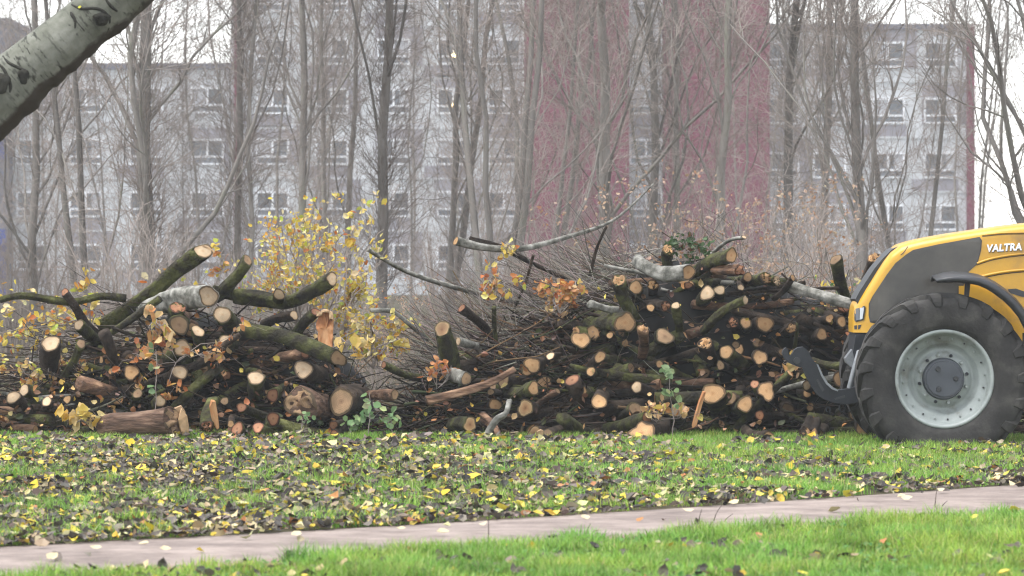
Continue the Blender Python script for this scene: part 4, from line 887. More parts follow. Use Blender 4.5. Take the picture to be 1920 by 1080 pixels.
for side, seed, nt_, nf_, lb in (('L', 21, 600, 140, 'tangle of thin twigs, bark bits and a core painted shade-dark filling the left heap'), ('R', 22, 850, 280, 'tangle of thin twigs, bark bits and a core painted shade-dark filling the right heap')):
    rng = np.random.default_rng(seed)
    x0, x1 = PROF[side][0][0], PROF[side][-1][0]
    nx_, na = 90, 26
    xs = np.linspace(x0, x1, nx_); an = np.linspace(0, PI, na)
    V = np.zeros((nx_, na, 3))
    for i, x in enumerate(xs):
        zt = max(.03, float(P(x, top_at(side, x), 41.2).z)) * .96
        yc = 41.85; V[i, :, 0] = (x - 960) / F * 40.8
        V[i, :, 1] = yc - np.cos(an) * np.where(an < PI / 2, 1.45, 1.9) * min(1, .3 + zt / 1.2); V[i, :, 2] = np.sin(an) ** .7 * zt - .02
    nz_ = (noise2(V[..., 0] + V[..., 1] * .7, V[..., 2] * 1.3, seed, .16) - .5) * .34 + (noise2(V[..., 0] - V[..., 1], V[..., 2], seed + 1, .05) - .5) * .12
    V[..., 1] += nz_ * .8 * (an < 2.2); V[..., 2] = np.maximum(V[..., 2] + nz_ * .5 * (np.sin(an) > .15), -.02)
    idx = np.arange(nx_ * na).reshape(nx_, na)
    q0 = np.stack([idx[:-1, :-1], idx[1:, :-1], idx[1:, 1:], idx[:-1, 1:]], -1).reshape(-1, 4)
    parts = [(V.reshape(-1, 3), q0)]; cols = [np.tile(np.array([[.003, .0028, .0024]]), (nx_ * na, 1)) * rng.uniform(.5, 1.9, (nx_ * na, 1))]  # core mound near black: shade of the hollows put into its colour
    def scatter(nn, Lr, Rr, K, S, pal, axis, wig, top=False, xr=None, lift=0.0, sag=0.0):
        x = rng.uniform(*(xr or (x0 + 20, x1 - 20)), nn)
        if side == 'R' and not xr: x = np.where(rng.random(nn) < .45, rng.uniform(x0 + 20, 1110, nn), x)
        tp = top_at(side, x)
        u = rng.uniform(0, 1, nn) ** (3.0 if top else .9)
        y = tp - lift + (822 - tp) * u - 4
        Y = 39.45 + (820 - y) * .0042 + rng.uniform(.12, .6, nn) + (rng.uniform(0, 1.6, nn) if top else 0)
        C = np.stack([(x - 960) / F * Y, Y, CH - (y - HZ) / F * Y], -1)
        a = rng.normal(0, axis[1], nn) + axis[0]; e = rng.normal(axis[2], axis[3], nn)
        D = np.stack([np.cos(a) * np.cos(e), np.sin(a) * np.cos(e), np.sin(e)], -1)
        Lt = rng.uniform(*Lr, nn); C[:, 1] += .4 * Lt * np.abs(D[:, 1])
        p_, r_ = twigs(rng, C, D, Lt, rng.uniform(*Rr, nn), K, wig, sag)
        v, q_ = tubes(p_, r_, S); parts.append((v, q_)); cols.append(np.repeat(pick(rng, nn, pal, .3), K * S, axis=0))
    scatter(nt_, (.3, 1.1), (.003, .011), 5, 4, BR, (0, 1.0, 0, .35), .16)
    scatter(nt_ // 3, (.25, .8), (.008, .022), 5, 5, BR, (.2, .9, 0, .3), .1)
    scatter(nt_ // 4, (.4, 1.2), (.002, .006), 5, 3, GREY, (0, 1.3, .3, .5), .16, top=True, lift=20)
    if side == 'R':                                    # the big fan of grey twigs in its upper left part
        scatter(1500, (.5, 1.7), (.003, .009), 6, 3, GREY, (2.75, .5, .28, .3), .12, top=True, xr=(830, 1160), lift=30)
        scatter(260, (.6, 1.8), (.006, .015), 6, 4, GREY, (2.8, .4, .3, .25), .1, top=True, xr=(800, 1150), lift=20)
        scatter(200, (.4, 1.1), (.002, .004), 6, 3, GREY, (2.2, .7, .7, .5), .2, top=True, xr=(800, 1000), lift=75)
        scatter(180, (.4, 1.1), (.002, .005), 6, 3, GREY, (1.6, .9, .7, .5), .2, top=True, xr=(1150, 1640), lift=40)
    else:                                              # thin branches reaching out to the left
        scatter(240, (.7, 1.8), (.003, .008), 6, 3, BR, (3.05, .3, .05, .2), .09, top=True, xr=(-200, 260), lift=50)
    v, q_ = join(parts)
    c_ = np.concatenate(cols)
    link('brushwood', mesh_np('brushwood', v, quads=q_, col=c_, mats=[M['brush']]), None, label=lb, cat='brushwood', kind='stuff')
    nl_ = 900 if side == 'L' else 800                   # dead leaves and bark flakes caught among the twigs
    x = rng.uniform(x0 + 40, x1 - 60, nl_); u = rng.uniform(0, 1, nl_); tp = top_at(side, x); y = tp - 8 + (822 - tp) * u
    Y = 39.45 + (820 - y) * .0042 + rng.uniform(-.05, .5, nl_)
    C = np.stack([(x - 960) / F * Y, Y, np.maximum(CH - (y - HZ) / F * Y, .02)], -1)
    V, T, cc = leaf_mesh(rng, C, nrm(rng.normal(size=(nl_, 3)) + np.array([0, -.5, .4])), rng.normal(size=(nl_, 3)), rng.uniform(.025, .085, nl_), rng.uniform(.4, .8), rng.uniform(0, .4, nl_),
                         pick(rng, nl_, [(3, (.07, .04, .025)), (3, (.16, .075, .035)), (2, (.32, .14, .045)), (1.4, (.42, .27, .12)), (1.2 if side == 'L' else .5, (.54, .4, .07)), (1, (.05, .06, .02))], .3))
    link('dead_leaves', mesh_np('dead_leaves', V, tris=T, col=cc, mats=[M['deadleaf']], smooth=False), None, label='brown dead leaves and bark flakes caught in the %s heap' % ('left' if side == 'L' else 'right'), cat='dead leaves', kind='stuff')
    # buried logs and mid-sized branches, each an object of its own
    for i in range(nf_):
        x = rng.uniform(x0 + (90 if side == 'L' else 190), x1 - (230 if side == 'L' else 110)); tp = top_at(side, x); y = rng.uniform(tp + 26, 805)
        a = rng.choice([rng.normal(.5, .5), rng.normal(PI - .5, .5), rng.normal(PI / 2, .4), rng.normal(PI / 2, .3)]); e = rng.normal(0, .32 if y > tp + 70 else .1)
        d = np.array([math.cos(a) * math.cos(e), abs(math.sin(a)) * math.cos(e), math.sin(e)]); L = rng.uniform(.7, 1.7)
        Y = front(y) + rng.uniform(.1, .5) + .5 * L * abs(d[1]); c = np.array(P(x, y, Y)); u = np.linspace(-.5, .5, 10); pr = nrm(rng.normal(size=3))
        thick = i < nf_ * .65
        pts = c + d * (L * u)[:, None] + pr * (np.cos(u * PI) * rng.uniform(-.08, .08) * L)[:, None]; pts[:, 2] = np.maximum(pts[:, 2], .05)
        rr = rng.uniform(.03, .075) if thick else rng.uniform(.012, .03)
        Va, q_, t_, rim, nn = log_mesh(rng, pts, rr * np.linspace(1, .7, 10), 12, .1, None)
        nm = 'log' if thick else 'branch'
        o = link(nm, mesh_np(nm, Va - pts[0], tris=t_, quads=q_, mats=[BARK[rng.choice(['moss', 'dark', 'moss', 'dark', 'peeled'] if thick else ['moss', 'dark', 'dark', 'pale'])]]), None, tuple(pts[0]),
                 ('dark log buried among the twigs of the %s heap' if thick else 'bent bare branch tangled into the twigs of the %s heap') % ('left' if side == 'L' else 'right'), nm,
                 ('buried logs of the %s heap' if thick else 'bare branches of the %s heap') % ('left' if side == 'L' else 'right'))
        if thick and rng.random() < (.85 if abs(d[1]) > .7 else .45): add_cut(o, rim, pts[0], nn, rng.choice(['dull', 'orange', 'orange', 'red']), rng)

# leafy boughs, seedlings
YEL = [(4, (.58, .44, .08)), (3, (.6, .5, .18)), (1.6, (.52, .27, .05)), (1, (.38, .42, .07)), (1.6, (.62, .53, .3)), (.5, (.46, .14, .03))]
ORA = [(4, (.42, .16, .05)), (3, (.5, .25, .1)), (1, (.55, .36, .08)), (1, (.3, .1, .04))]
TAN = [(3, (.5, .34, .18)), (2, (.58, .42, .2)), (2, (.42, .2, .07)), (1, (.55, .46, .1))]
GRN = [(3, (.13, .22, .09)), (2, (.2, .29, .13)), (1, (.34, .38, .18))]
BIGY = [(3, (.62, .45, .12)), (2, (.68, .52, .25)), (1, (.55, .36, .05))]
def spray(seed, name, label, base, Y, tips, nl, size, pal, r=.012, fan=7, Ls=(.15, .5), group=None, dY=.5, droop=0.0, cat='branch', wid=.65, spread=.02):
    rng = np.random.default_rng(seed)
    b0 = np.array(P(base[0], base[1], Y))
    K = 8; n_ = len(tips); st = np.zeros((n_, K, 3))
    for i, (x, y) in enumerate(tips):
        e = np.array(P(x, y, Y + rng.uniform(-dY, dY))); u = np.linspace(0, 1, K)[:, None]
        st[i] = b0 * (1 - u) + e * u; st[i, 1:-1] += rng.normal(0, .035, (K - 2, 3)); st[i, :, 2] += np.sin(u[:, 0] * PI) * .08
    sr = np.linspace(r, r * .3, K)[None] * rng.uniform(.7, 1, (n_, 1))
    A, RA = grow(rng, st, sr, fan, .2, 1, *Ls, .6, (20, 65), .02 - droop, .14, 5, .0022)
    B, RB = grow(rng, A, RA, 3, .2, 1, Ls[0] * .5, Ls[1] * .5, .7, (20, 65), .0, .15, 3, .0018)
    v, q = join([tubes(st, sr, 6), tubes(A, RA, 4), tubes(B, RB, 3)])
    o = link(name, mesh_np('stem', v - b0, quads=q, mats=[M['twig']]), None, tuple(b0), label, cat, group)
    k = rng.integers(0, len(B), nl); j = rng.integers(0, 3, nl)
    C = B[k, j] + rng.normal(0, spread, (nl, 3))
    Nn = nrm(rng.normal(size=(nl, 3)) + np.array([0, -.5, .5])); A_ = rng.normal(size=(nl, 3)) + np.array([0, 0, -.6])
    V, T, c = leaf_mesh(rng, C - b0, Nn, A_, rng.uniform(*size, nl), wid, rng.uniform(0, .3, nl), pick(rng, nl, pal))
    link('foliage', mesh_np('foliage', V, tris=T, col=c, mats=[M['leaf']], smooth=False), o)
    return o
SG = 'felled boughs still in yellow leaf'
spray(1, 'leafy_bough', 'big bough full of yellow leaves behind the top of the left heap', (560, 640), 41.4, [(500, 420), (520, 395), (545, 410), (570, 430), (600, 385), (640, 440), (590, 460), (530, 460), (490, 470), (620, 480), (560, 490), (640, 500), (480, 520), (610, 540), (475, 470), (545, 420), (665, 540), (650, 590), (670, 620), (690, 560), (460, 500)], 1400, (.028, .068), YEL, .012, 7, (.2, .6), SG, .5)
spray(2, 'leafy_bough', 'thin bough with sparse yellow leaf tufts reaching up right of the big yellow one', (640, 640), 41.2, [(680, 372), (705, 385), (720, 430), (715, 455), (665, 400), (690, 480), (655, 560)], 190, (.045, .09), YEL, .012, 5, (.1, .25), SG, .3)
spray(3, 'leafy_bough', 'drooping yellow and brown leaved bough in the gap between the heaps', (700, 690), 40.9, [(700, 600), (735, 610), (760, 640), (725, 650), (680, 630), (770, 600), (650, 600), (700, 560)], 260, (.04, .09), YEL, .01, 6, (.1, .35), SG, .3)
spray(4, 'leafy_bough', 'flat bough with small yellow leaves trailing off the far left edge', (190, 640), 41.0, [(-20, 590), (0, 625), (20, 650), (60, 600), (90, 585), (30, 560), (-30, 640), (110, 600), (150, 590)], 330, (.04, .085), YEL, .012, 7, (.12, .4), SG, .5)
spray(5, 'leafy_bough', 'low bough of mixed yellow and tan leaves at the foot of the far left', (120, 750), 40.4, [(10, 700), (40, 690), (90, 700), (60, 720), (110, 690), (150, 700), (0, 790)], 240, (.04, .085), YEL + TAN, .01, 6, (.1, .3), SG, .3)
spray(6, 'leafy_twig', 'twig with a few yellow leaves standing up left of the highest mossy bough', (170, 610), 40.8, [(165, 500), (150, 535), (160, 520), (175, 560)], 26, (.06, .1), YEL, .006, 3, (.05, .15), SG, .1)
spray(7, 'leafy_twig', 'tuft of orange oak leaves on the crest left part of the right heap', (1050, 590), 40.6, [(1015, 540), (1040, 545), (1070, 545), (1085, 530), (1030, 565), (1060, 560), (1095, 550)], 210, (.045, .09), ORA + TAN, .008, 5, (.06, .16), SG, .2)
spray(8, 'leafy_twig', 'sprig of bright yellow and orange leaves left of the orange oak tuft', (930, 570), 40.8, [(905, 495), (915, 520), (935, 535), (960, 530), (920, 545)], 80, (.05, .09), YEL + ORA, .007, 4, (.05, .14), SG, .15)
spray(9, 'leafy_twig', 'little cluster of yellow leaves hanging on the long thin branch', (950, 470), 41.1, [(945, 478), (960, 482), (975, 492)], 24, (.05, .08), YEL, .005, 3, (.03, .1), SG, .05)
spray(10, 'leafy_twig', 'hanging cluster of large tan leaves in the upper middle of the left heap', (300, 610), front(620) - .45, [(285, 635), (300, 640), (315, 630), (275, 650)], 30, (.08, .15), TAN, .007, 3, (.05, .12), SG, .06, .1)
spray(11, 'leafy_twig', 'cluster of large pale yellow leaves on the grass at the foot of the left heap', (165, 795), front(800) - .5, [(105, 790), (125, 800), (150, 802), (170, 800), (140, 785), (180, 790)], 34, (.1, .18), BIGY, .007, 3, (.05, .12), SG, .06, .1, wid=.5)
spray(12, 'leafy_twig', 'cluster of big pale yellow leaves at the right end of the left heap', (640, 660), front(650) - .5, [(655, 645), (680, 640), (690, 655), (670, 660)], 20, (.09, .15), BIGY, .006, 3, (.04, .1), SG, .05, .1)
spray(13, 'leafy_twig', 'small brown and yellow leaves above the thick leaning mossy bough', (400, 540), 41.2, [(405, 470), (430, 485), (420, 500), (440, 470), (250, 530), (265, 520)], 34, (.06, .11), YEL + ORA, .005, 3, (.04, .12), SG, .1)
spray(14, 'leafy_twig', 'rust leaves scattered among twigs beside the standing dark-ringed log', (830, 720), front(700) - .35, [(800, 690), (815, 700), (850, 700), (790, 715)], 40, (.05, .09), ORA, .006, 4, (.05, .14), SG, .1)
spray(15, 'leafy_twig', 'yellow and green leaves on the heap just left of the tractor nose', (1580, 580), 41.1, [(1530, 540), (1550, 560), (1590, 530), (1570, 600), (1600, 560)], 130, (.04, .08), YEL + GRN, .007, 5, (.06, .2), SG, .2)
spray(16, 'leafy_twig', 'few tan leaves beside the curved arm of the tractor', (1500, 690), front(690) - .2, [(1480, 690), (1465, 700), (1520, 680), (1500, 705)], 26, (.06, .11), TAN, .005, 3, (.04, .12), SG, .08)
spray(17, 'leafy_twig', 'withered tan leaves low down beside the pale end with seedling', (1230, 790), front(790) - .35, [(1215, 775), (1230, 770), (1245, 780), (1310, 790), (1330, 780)], 50, (.05, .1), TAN, .005, 4, (.04, .12), SG, .1)
spray(18, 'leafy_twig', 'ivy leaves with dark green gloss on the very crest of the right heap', (1290, 490), 41.0, [(1262, 462), (1285, 458), (1310, 462), (1330, 468), (1275, 470)], 150, (.04, .075), [(3, (.04, .08, .025)), (2, (.07, .11, .05)), (1, (.12, .06, .03))], .005, 5, (.05, .16), SG, .25, cat='ivy')
spray(19, 'leafy_twig', 'tan and red dry leaves strewn over the middle of the left heap', (330, 680), front(680) - .2, [(290, 660), (235, 735), (460, 690), (410, 680), (220, 690), (500, 620), (310, 770)], 120, (.05, .1), TAN + ORA, .005, 5, (.06, .2), SG, .15)
WG = 'green seedlings at the edge of the grass'
def seedling(seed, x, y0, y1, nl, size, label, Y=39.1, wig=.02):
    rng = np.random.default_rng(seed); z1 = P(x, y1, Y).z; K = 8
    b0 = np.array(P(x, y0, Y)); b0[2] = 0
    st = np.zeros((1, K, 3)); st[0] = b0; st[0, :, 2] = np.linspace(0, z1, K); st[0, 1:, :2] += np.cumsum(rng.normal(0, wig, (K - 1, 2)), axis=0) * .6
    A, RA = grow(rng, st, np.full((1, K), .005), 9, .25, 1, .05, .16, .7, (40, 80), .1, .1, 4, .002)
    v, q = join([tubes(st, np.linspace(.006, .003, K)[None], 5), tubes(A, RA, 3)])
    o = link('seedling', mesh_np('stem', v - b0, quads=q, mats=[M['twig']]), None, tuple(b0), label, 'seedling', WG)
    k = rng.integers(0, len(A), nl); C = A[k, -1] + rng.normal(0, .025, (nl, 3))
    V, T, c = leaf_mesh(rng, C - b0, nrm(rng.normal(size=(nl, 3)) * .6 + np.array([0, -.6, .6])), rng.normal(size=(nl, 3)), rng.uniform(*size, nl), .8, rng.uniform(0, .2, nl), pick(rng, nl, GRN))
    link('foliage', mesh_np('foliage', V, tris=T, col=c, mats=[M['leaf']], smooth=False), o)
seedling(1, 690, 825, 735, 13, (.06, .1), 'pale green broad-leaved seedling between the two heaps')
seedling(2, 655, 826, 790, 22, (.04, .08), 'low yellow-green seedling left of the broad-leaved one')
seedling(3, 730, 826, 785, 20, (.04, .08), 'low small-leaved seedling right of the broad-leaved one')
seedling(4, 1262, 828, 705, 26, (.04, .09), 'tall thin seedling before the right heap, in front of a pale log end')
seedling(5, 293, 822, 655, 6, (.06, .1), 'very thin tall seedling with one green leaf tip before the left heap')
seedling(6, 565, 824, 785, 14, (.035, .06), 'tiny seedling by the grass below the big brown split trunk')
# ------------------------------------------------------------------ tractor
TYN, TYC = 37.25, 38.4                                    # near tyre face, tractor centre line
tl_ = Vector((P(1772, 711, TYN).x, TYC, 0))
tractor = empty('tractor', tuple(tl_), 'yellow tractor nose with big front wheel pushing at the right heap', 'tractor')
M['yellow'] = noisemat('yellow_paint', [(.3, (.24, .14, .04)), (.43, (.47, .25, .02)), (.52, (.52, .28, .018)), (.7, (.57, .31, .022))], 2.2, 9, .33, .03, 30, spec=.5)
M['hub'] = noisemat('hub_grey_paint', [(.3, (.03, .035, .044)), (.7, (.055, .062, .074))], 5, 6, .5, spec=.5)
M['strut'] = noisemat('worn_steel', [(.3, (.1, .11, .12)), (.7, (.22, .23, .24))], 9, 5, .4, spec=.5)
M['screen'] = noisemat('dark_mesh_screen', [(.3, (.03, .028, .025)), (.7, (.07, .063, .054))], 3, 6, .24, spec=.45)
M['plastic'] = noisemat('black_plastic', [(.3, (.012, .013, .015)), (.7, (.025, .026, .03))], 4, 4, .42, spec=.5)
M['steel'] = noisemat('grey_painted_cast_iron', [(.3, (.008, .0095, .0125)), (.7, (.02, .023, .029))], 5, 6, .6, .15, 30, spec=.35)
M['rim'] = noisemat('silver_rim_paint', [(.3, (.12, .115, .095)), (.45, (.24, .265, .255)), (.7, (.33, .36, .35))], 4, 6, .45, .05, 40, spec=.5)
M['tyre'] = noisemat('dusty_tyre_rubber', [(.3, (.015, .0145, .014)), (.52, (.034, .032, .03)), (.72, (.08, .075, .067))], 4, 9, .8, .25, 40)
M['lens'] = noisemat('headlight_glass', [(.3, (.3, .33, .37)), (.7, (.48, .52, .56))], 6, 2, .1, spec=.8)
M['chrome'] = noisemat('silver_lettering', [(.3, (.75, .75, .78)), (.7, (.85, .85, .88))], 6, 2, .3, spec=.6)
def rel(V): return np.asarray(V) - np.array(tl_)
YS = 37.95                                                # near side of the hood
hp = [(2230, 418), (2100, 415), (1990, 415), (1920, 420.5), (1880, 425), (1840, 431), (1780, 440), (1735, 448), (1705, 455), (1690, 460), (1672, 474), (1660, 489), (1647, 509), (1634, 530), (1620, 551), (1610, 564), (1605, 574), (1603, 586)]
hx = np.array([float(P(a, b_, YS).x) for a, b_ in hp]); hz = np.array([float(P(a, b_, YS).z) for a, b_ in hp])
XF = hx.min()
def wid(X):
    u = np.clip((X - XF) / .34, 0, 1); return .30 + .15 * np.sin(u * PI / 2) ** .8
def ztop(X): return np.interp(X, hx[::-1], hz[::-1])
RC = .09
def side_y(X, Z):
    """near hood surface at X, Z"""
    d = np.clip(ztop(X) - Z, 0, 9); w = wid(X)
    r = RC
    return TYC - (w - np.where(d < r, r - np.sqrt(np.maximum(r * r - (r - d) ** 2, 0)), 0) - .02 * np.clip((.9 - (ztop(X) - Z)), 0, .9))
ZB = float(P(1603, 624, YS).z)
Xs = np.concatenate([np.linspace(hx[0], hx[9], 30)[:-1], np.interp(np.linspace(9, len(hx) - 1, 40), np.arange(len(hx)), hx)])
rows = []
for X in Xs:
    zt = float(ztop(X)); h = zt - ZB
    zs = np.concatenate([np.linspace(ZB, zt - RC, 8)[:-1], zt - RC + RC * np.sin(np.linspace(0, PI / 2, 7))])
    ys = np.array([float(side_y(X, z)) for z in zs])
    L = [(X, y, z) for y, z in zip(ys, zs)]
    y_in = ys[-1]
    L += [(X, y_in + (TYC - y_in) * k, zt + .012 * math.sin(k * PI / 2)) for k in (.35, .7, 1.0)]
    R_ = [(X, 2 * TYC - y, z) for X, y, z in L[:-1]][::-1]
    rows.append(L + R_)
V = np.array(rows); nr, ncol = V.shape[:2]
idx = np.arange(nr * ncol).reshape(nr, ncol)
q = np.stack([idx[:-1, :-1], idx[:-1, 1:], idx[1:, 1:], idx[1:, :-1]], -1).reshape(-1, 4)
bm = bmesh.new(); vv = [bm.verts.new(p) for p in rel(V.reshape(-1, 3))]
for f in q: bm.faces.new([vv[i] for i in f])
bm.faces.new([vv[i] for i in idx[-1]]); bm.faces.new([vv[i] for i in idx[0]][::-1])
bmobj('hood', bm, M['yellow'], tractor, smooth=True)

def px_xz(poly, Y): return [(float(P(a, b_, Y).x), float(P(a, b_, Y).z)) for a, b_ in poly]
def patch(name, poly, m, off, thick, parent=tractor, surf=side_y, Y=YS, grid=.035):
    """panel that follows the hood side, proud of it by off"""
    pts = px_xz(poly, Y); n_ = len(pts)
    xs_ = np.arange(min(p[0] for p in pts), max(p[0] for p in pts), grid); zs_ = np.arange(min(p[1] for p in pts), max(p[1] for p in pts), grid)
    allp = [Vector(p) for p in pts] + [Vector((a, b_)) for a in xs_ for b_ in zs_]
    vo, eo, fo, *_ = delaunay_2d_cdt(allp, [], [list(range(n_))], 1, 1e-4)
    bm = bmesh.new()
    fv = [bm.verts.new(Vector((v.x, float(surf(v.x, v.y)) - off, v.y)) - tl_) for v in vo]
    for f in fo:
        try: bm.faces.new([fv[i] for i in f])
        except ValueError: pass
    bmesh.ops.delete(bm, geom=[v for v in bm.verts if not v.link_faces], context='VERTS')
    ge = bmesh.ops.extrude_face_region(bm, geom=bm.faces[:])
    for v in [g for g in ge['geom'] if isinstance(g, bmesh.types.BMVert)]: v.co.y += thick
    return bmobj(name, bm, m, parent)
scr = [(1835.5, 445.5), (1839.5, 452), (1838, 470), (1831, 495.5), (1815.5, 509), (1806, 535), (1798, 575), (1760, 590), (1700, 600), (1653, 608), (1634, 603), (1631.5, 590), (1632, 569), (1638, 556), (1647, 542), (1664, 515.5), (1680, 494), (1700, 478), (1713, 469.5), (1758, 459.5), (1802, 451.5)]
def grow_poly(poly, k):
    cx_, cy_ = sum(p[0] for p in poly) / len(poly), sum(p[1] for p in poly) / len(poly)
    return [(cx_ + (a - cx_) * k, cy_ + (b_ - cy_) * k) for a, b_ in poly]
sp = patch('side_screen', scr, M['screen'], .007, .02)
patch('screen_frame', grow_poly(scr, 1.018), M['plastic'], .003, .015)
def prism(name, poly, Y0, Y1, m, parent=tractor, bevel=.012, base=None):
    pts = px_xz(poly, Y0)
    bm = bmesh.new(); b0 = base or tl_
    a = [bm.verts.new(Vector((x, Y0, z)) - b0) for x, z in pts]; c_ = [bm.verts.new(Vector((x, Y1, z)) - b0) for x, z in pts]
    bm.faces.new(a); bm.faces.new(c_[::-1])
    for i in range(len(a)): bm.faces.new((a[i], c_[i], c_[(i + 1) % len(a)], a[(i + 1) % len(a)]))
    return bmobj(name, bm, m, parent, bevel=bevel)
# front grille that stands proud of the nose
prism('grille', [(1700, 456), (1686, 461), (1672, 468), (1655, 485), (1640, 503), (1625, 526), (1612, 546), (1604, 561), (1609, 572), (1624, 553), (1640, 528), (1658, 502), (1676, 478), (1692, 466)], TYC - .3, TYC + .3, M['plastic'], bevel=.01)
# panel lines and hood creases, low ribs in the paint, dark strips as crease shade
def rib(poly, w=.006, m=None, name='crease'):
    pts = px_xz(poly, YS); k = len(pts)
    P3 = np.array([(x, float(side_y(x, z)) - .001, z) for x, z in pts])
    sp_, sr_ = smooth_line(P3, np.full(k, w), k * 5)
    v, q = tubes(sp_[None], sr_[None], 6); link(name, mesh_np(name, rel(v), quads=q, mats=[m or M['yellow']]), tractor)
rib([(1832, 494), (1860, 485), (1900, 478), (1960, 474), (2100, 472)], .011)
rib([(1838, 519), (1870, 512), (1910, 507), (1960, 505), (2100, 503)], .013)
rib([(1842, 441), (1880, 437), (1920, 436), (2000, 435), (2200, 436)], .008)
rib([(1689, 478), (1695, 473), (1703, 462)], .004, M['plastic'], 'gap_and_crease_shade')
rib([(1653, 609), (1650, 618), (1646, 624)], .004, M['plastic'], 'gap_and_crease_shade')
patch('vent', [(1890, 542), (1905, 541), (1925, 548), (1960, 556), (1960, 564), (1915, 556), (1892, 549)], M['plastic'], .006, .02, grid=.1)
rib([(1832, 497), (1860, 488), (1900, 481), (1960, 477), (2100, 475)], .0035, M['plastic'], 'gap_and_crease_shade')  # dark strip laid under the upper rib as its crease shade
rib([(1838, 522.5), (1870, 515.5), (1910, 510.5), (1960, 508.5), (2100, 506)], .004, M['plastic'], 'gap_and_crease_shade')  # shade below the lower crease, put in as a dark strip
rib([(1842, 443.5), (1880, 439.5), (1920, 438.5), (2000, 437.5), (2200, 438.5)], .003, M['plastic'], 'gap_and_crease_shade')  # dark strip drawn as the shade of the top crease
# headlight
hl = patch('headlight', [(1604.5, 577), (1622, 573.5), (1624.5, 577), (1621, 600), (1607, 604), (1604.5, 601)], M['plastic'], .012, .05, grid=.05)
patch('lens', [(1606.5, 579), (1613, 577.5), (1612.5, 600), (1607, 601)], M['glass'], .016, .012, hl, grid=.05)
patch('lens', [(1614, 577.5), (1621.5, 576.5), (1618.5, 598), (1613.5, 599.5)], M['lens'], .018, .012, hl, grid=.05)
for o in hl.children: o.location = (0, 0, 0)
patch('air_slot', [(1604, 611), (1609, 610), (1609, 618), (1604.5, 618)], M['plastic'], .004, .02, grid=.1)
patch('air_slot', [(1611, 610), (1617, 609), (1614, 617), (1611, 618)], M['plastic'], .004, .02, grid=.1)
# lettering
cu = bpy.data.curves.new('lettering', 'FONT'); cu.body = "VALTRA"; cu.size = .085; cu.extrude = .006; cu.offset = .0024; cu.shear = .12; cu.space_character = 1.12; cu.bevel_depth = .0012
tmp = bpy.data.objects.new('tmp_text', cu); COL.objects.link(tmp); bpy.context.view_layer.update()
tme = bpy.data.meshes.new_from_object(tmp.evaluated_get(bpy.context.evaluated_depsgraph_get())); bpy.data.objects.remove(tmp)
xsz = [v.co.x for v in tme.vertices]; x0_, x1_ = min(xsz), max(xsz)
a0 = P(1850.5, 472, YS); a1 = P(1916, 468.5, YS)
for v in tme.vertices:
    u = (v.co.x - x0_) / (x1_ - x0_); X = a0.x + (a1.x - a0.x) * u; Z = a0.z + (a1.z - a0.z) * u + v.co.y * 1.02
    v.co = Vector((X, float(side_y(X, Z)) - .007 - v.co.z, Z)) - tl_
tme.materials.append(M['chrome'])
for p in tme.polygons: p.use_smooth = False
lt = link('lettering', tme, tractor)
t2 = tme.copy()
for v in t2.vertices: v.co += Vector((.004, .006, -.005))
t2.materials.clear(); t2.materials.append(M['plastic'])
link('letter_edge', t2, lt)
# chassis behind the wheel, front axle block, axle beam
prism('axle_block', [(1604, 626), (1640, 626), (1680, 640), (1690, 790), (1640, 790), (1613, 745), (1606, 700), (1599, 672)], TYC - .34, TYC + .34, M['steel'], bevel=.03)
prism('bumper_plate', [(1604.5, 628), (1639, 628), (1646, 660), (1650, 740), (1616, 747), (1612, 700), (1600, 660)], TYC - .42, TYC - .345, M['steel'], bevel=.02)
prism('side_cover', [(1585, 672), (1598, 655), (1606, 690), (1597, 689), (1587, 680)], TYC - .4, TYC - .2, M['strut'], bevel=.015)
prism('engine_block', [(1660, 600), (2230, 560), (2230, 760), (1700, 770)], TYC - .3, TYC + .3, M['plastic'], bevel=.03)
# front linkage arms with hooks
arm = [(1467, 662), (1469, 656), (1474, 652), (1478, 655), (1478.5, 664), (1481, 669), (1486, 663), (1490, 656), (1496, 652), (1506, 650.5), (1512, 655), (1518, 662), (1522, 672), (1533, 684), (1541, 701), (1550, 717), (1560, 726), (1571, 731.5), (1592, 729), (1618, 722), (1622, 748), (1600, 756), (1584, 757.5), (1562, 755), (1546, 749), (1533, 741), (1522, 724), (1512, 706), (1505, 690), (1494, 687), (1480, 681), (1471, 672)]
for k, (y0, y1) in enumerate(((37.72, 37.87), (38.95, 39.1))):
    ao = prism('linkage_arm', arm, y0, y1, M['steel'], bevel=.012)
    if k == 0:
        prism('arm_edge', [(1531, 682), (1534, 683), (1543, 703), (1552, 717), (1562, 726), (1572, 731), (1571, 734), (1560, 730), (1549, 720), (1540, 705)], 37.705, 37.719, M['strut'], ao, .002)
        prism('slot', [(1531, 713), (1534, 711), (1546, 731), (1542, 734)], 37.712, 37.719, M['plastic'], ao, .001)
        prism('slot', [(1565, 747), (1584, 741), (1585, 745), (1567, 750)], 37.712, 37.719, M['plastic'], ao, .001)
        bm = bmesh.new(); bmesh.ops.create_cone(bm, cap_ends=True, segments=16, radius1=.03, radius2=.03, depth=.02)
        h = bmobj('pin_hole', bm, M['plastic'], ao, tuple(P(1494.5, 676, 37.715) - tl_)); h.rotation_euler = (PI / 2, 0, 0)
cyl = np.array([[P(1592, 728, 37.77), P(1600, 697, 37.77), P(1612, 660, 37.9)]])
v, q = tubes(cyl, np.array([[.022, .022, .03]]), 12); link('lift_cylinder', mesh_np('lift_cylinder', rel(v), quads=q, mats=[M['strut']]), tractor)
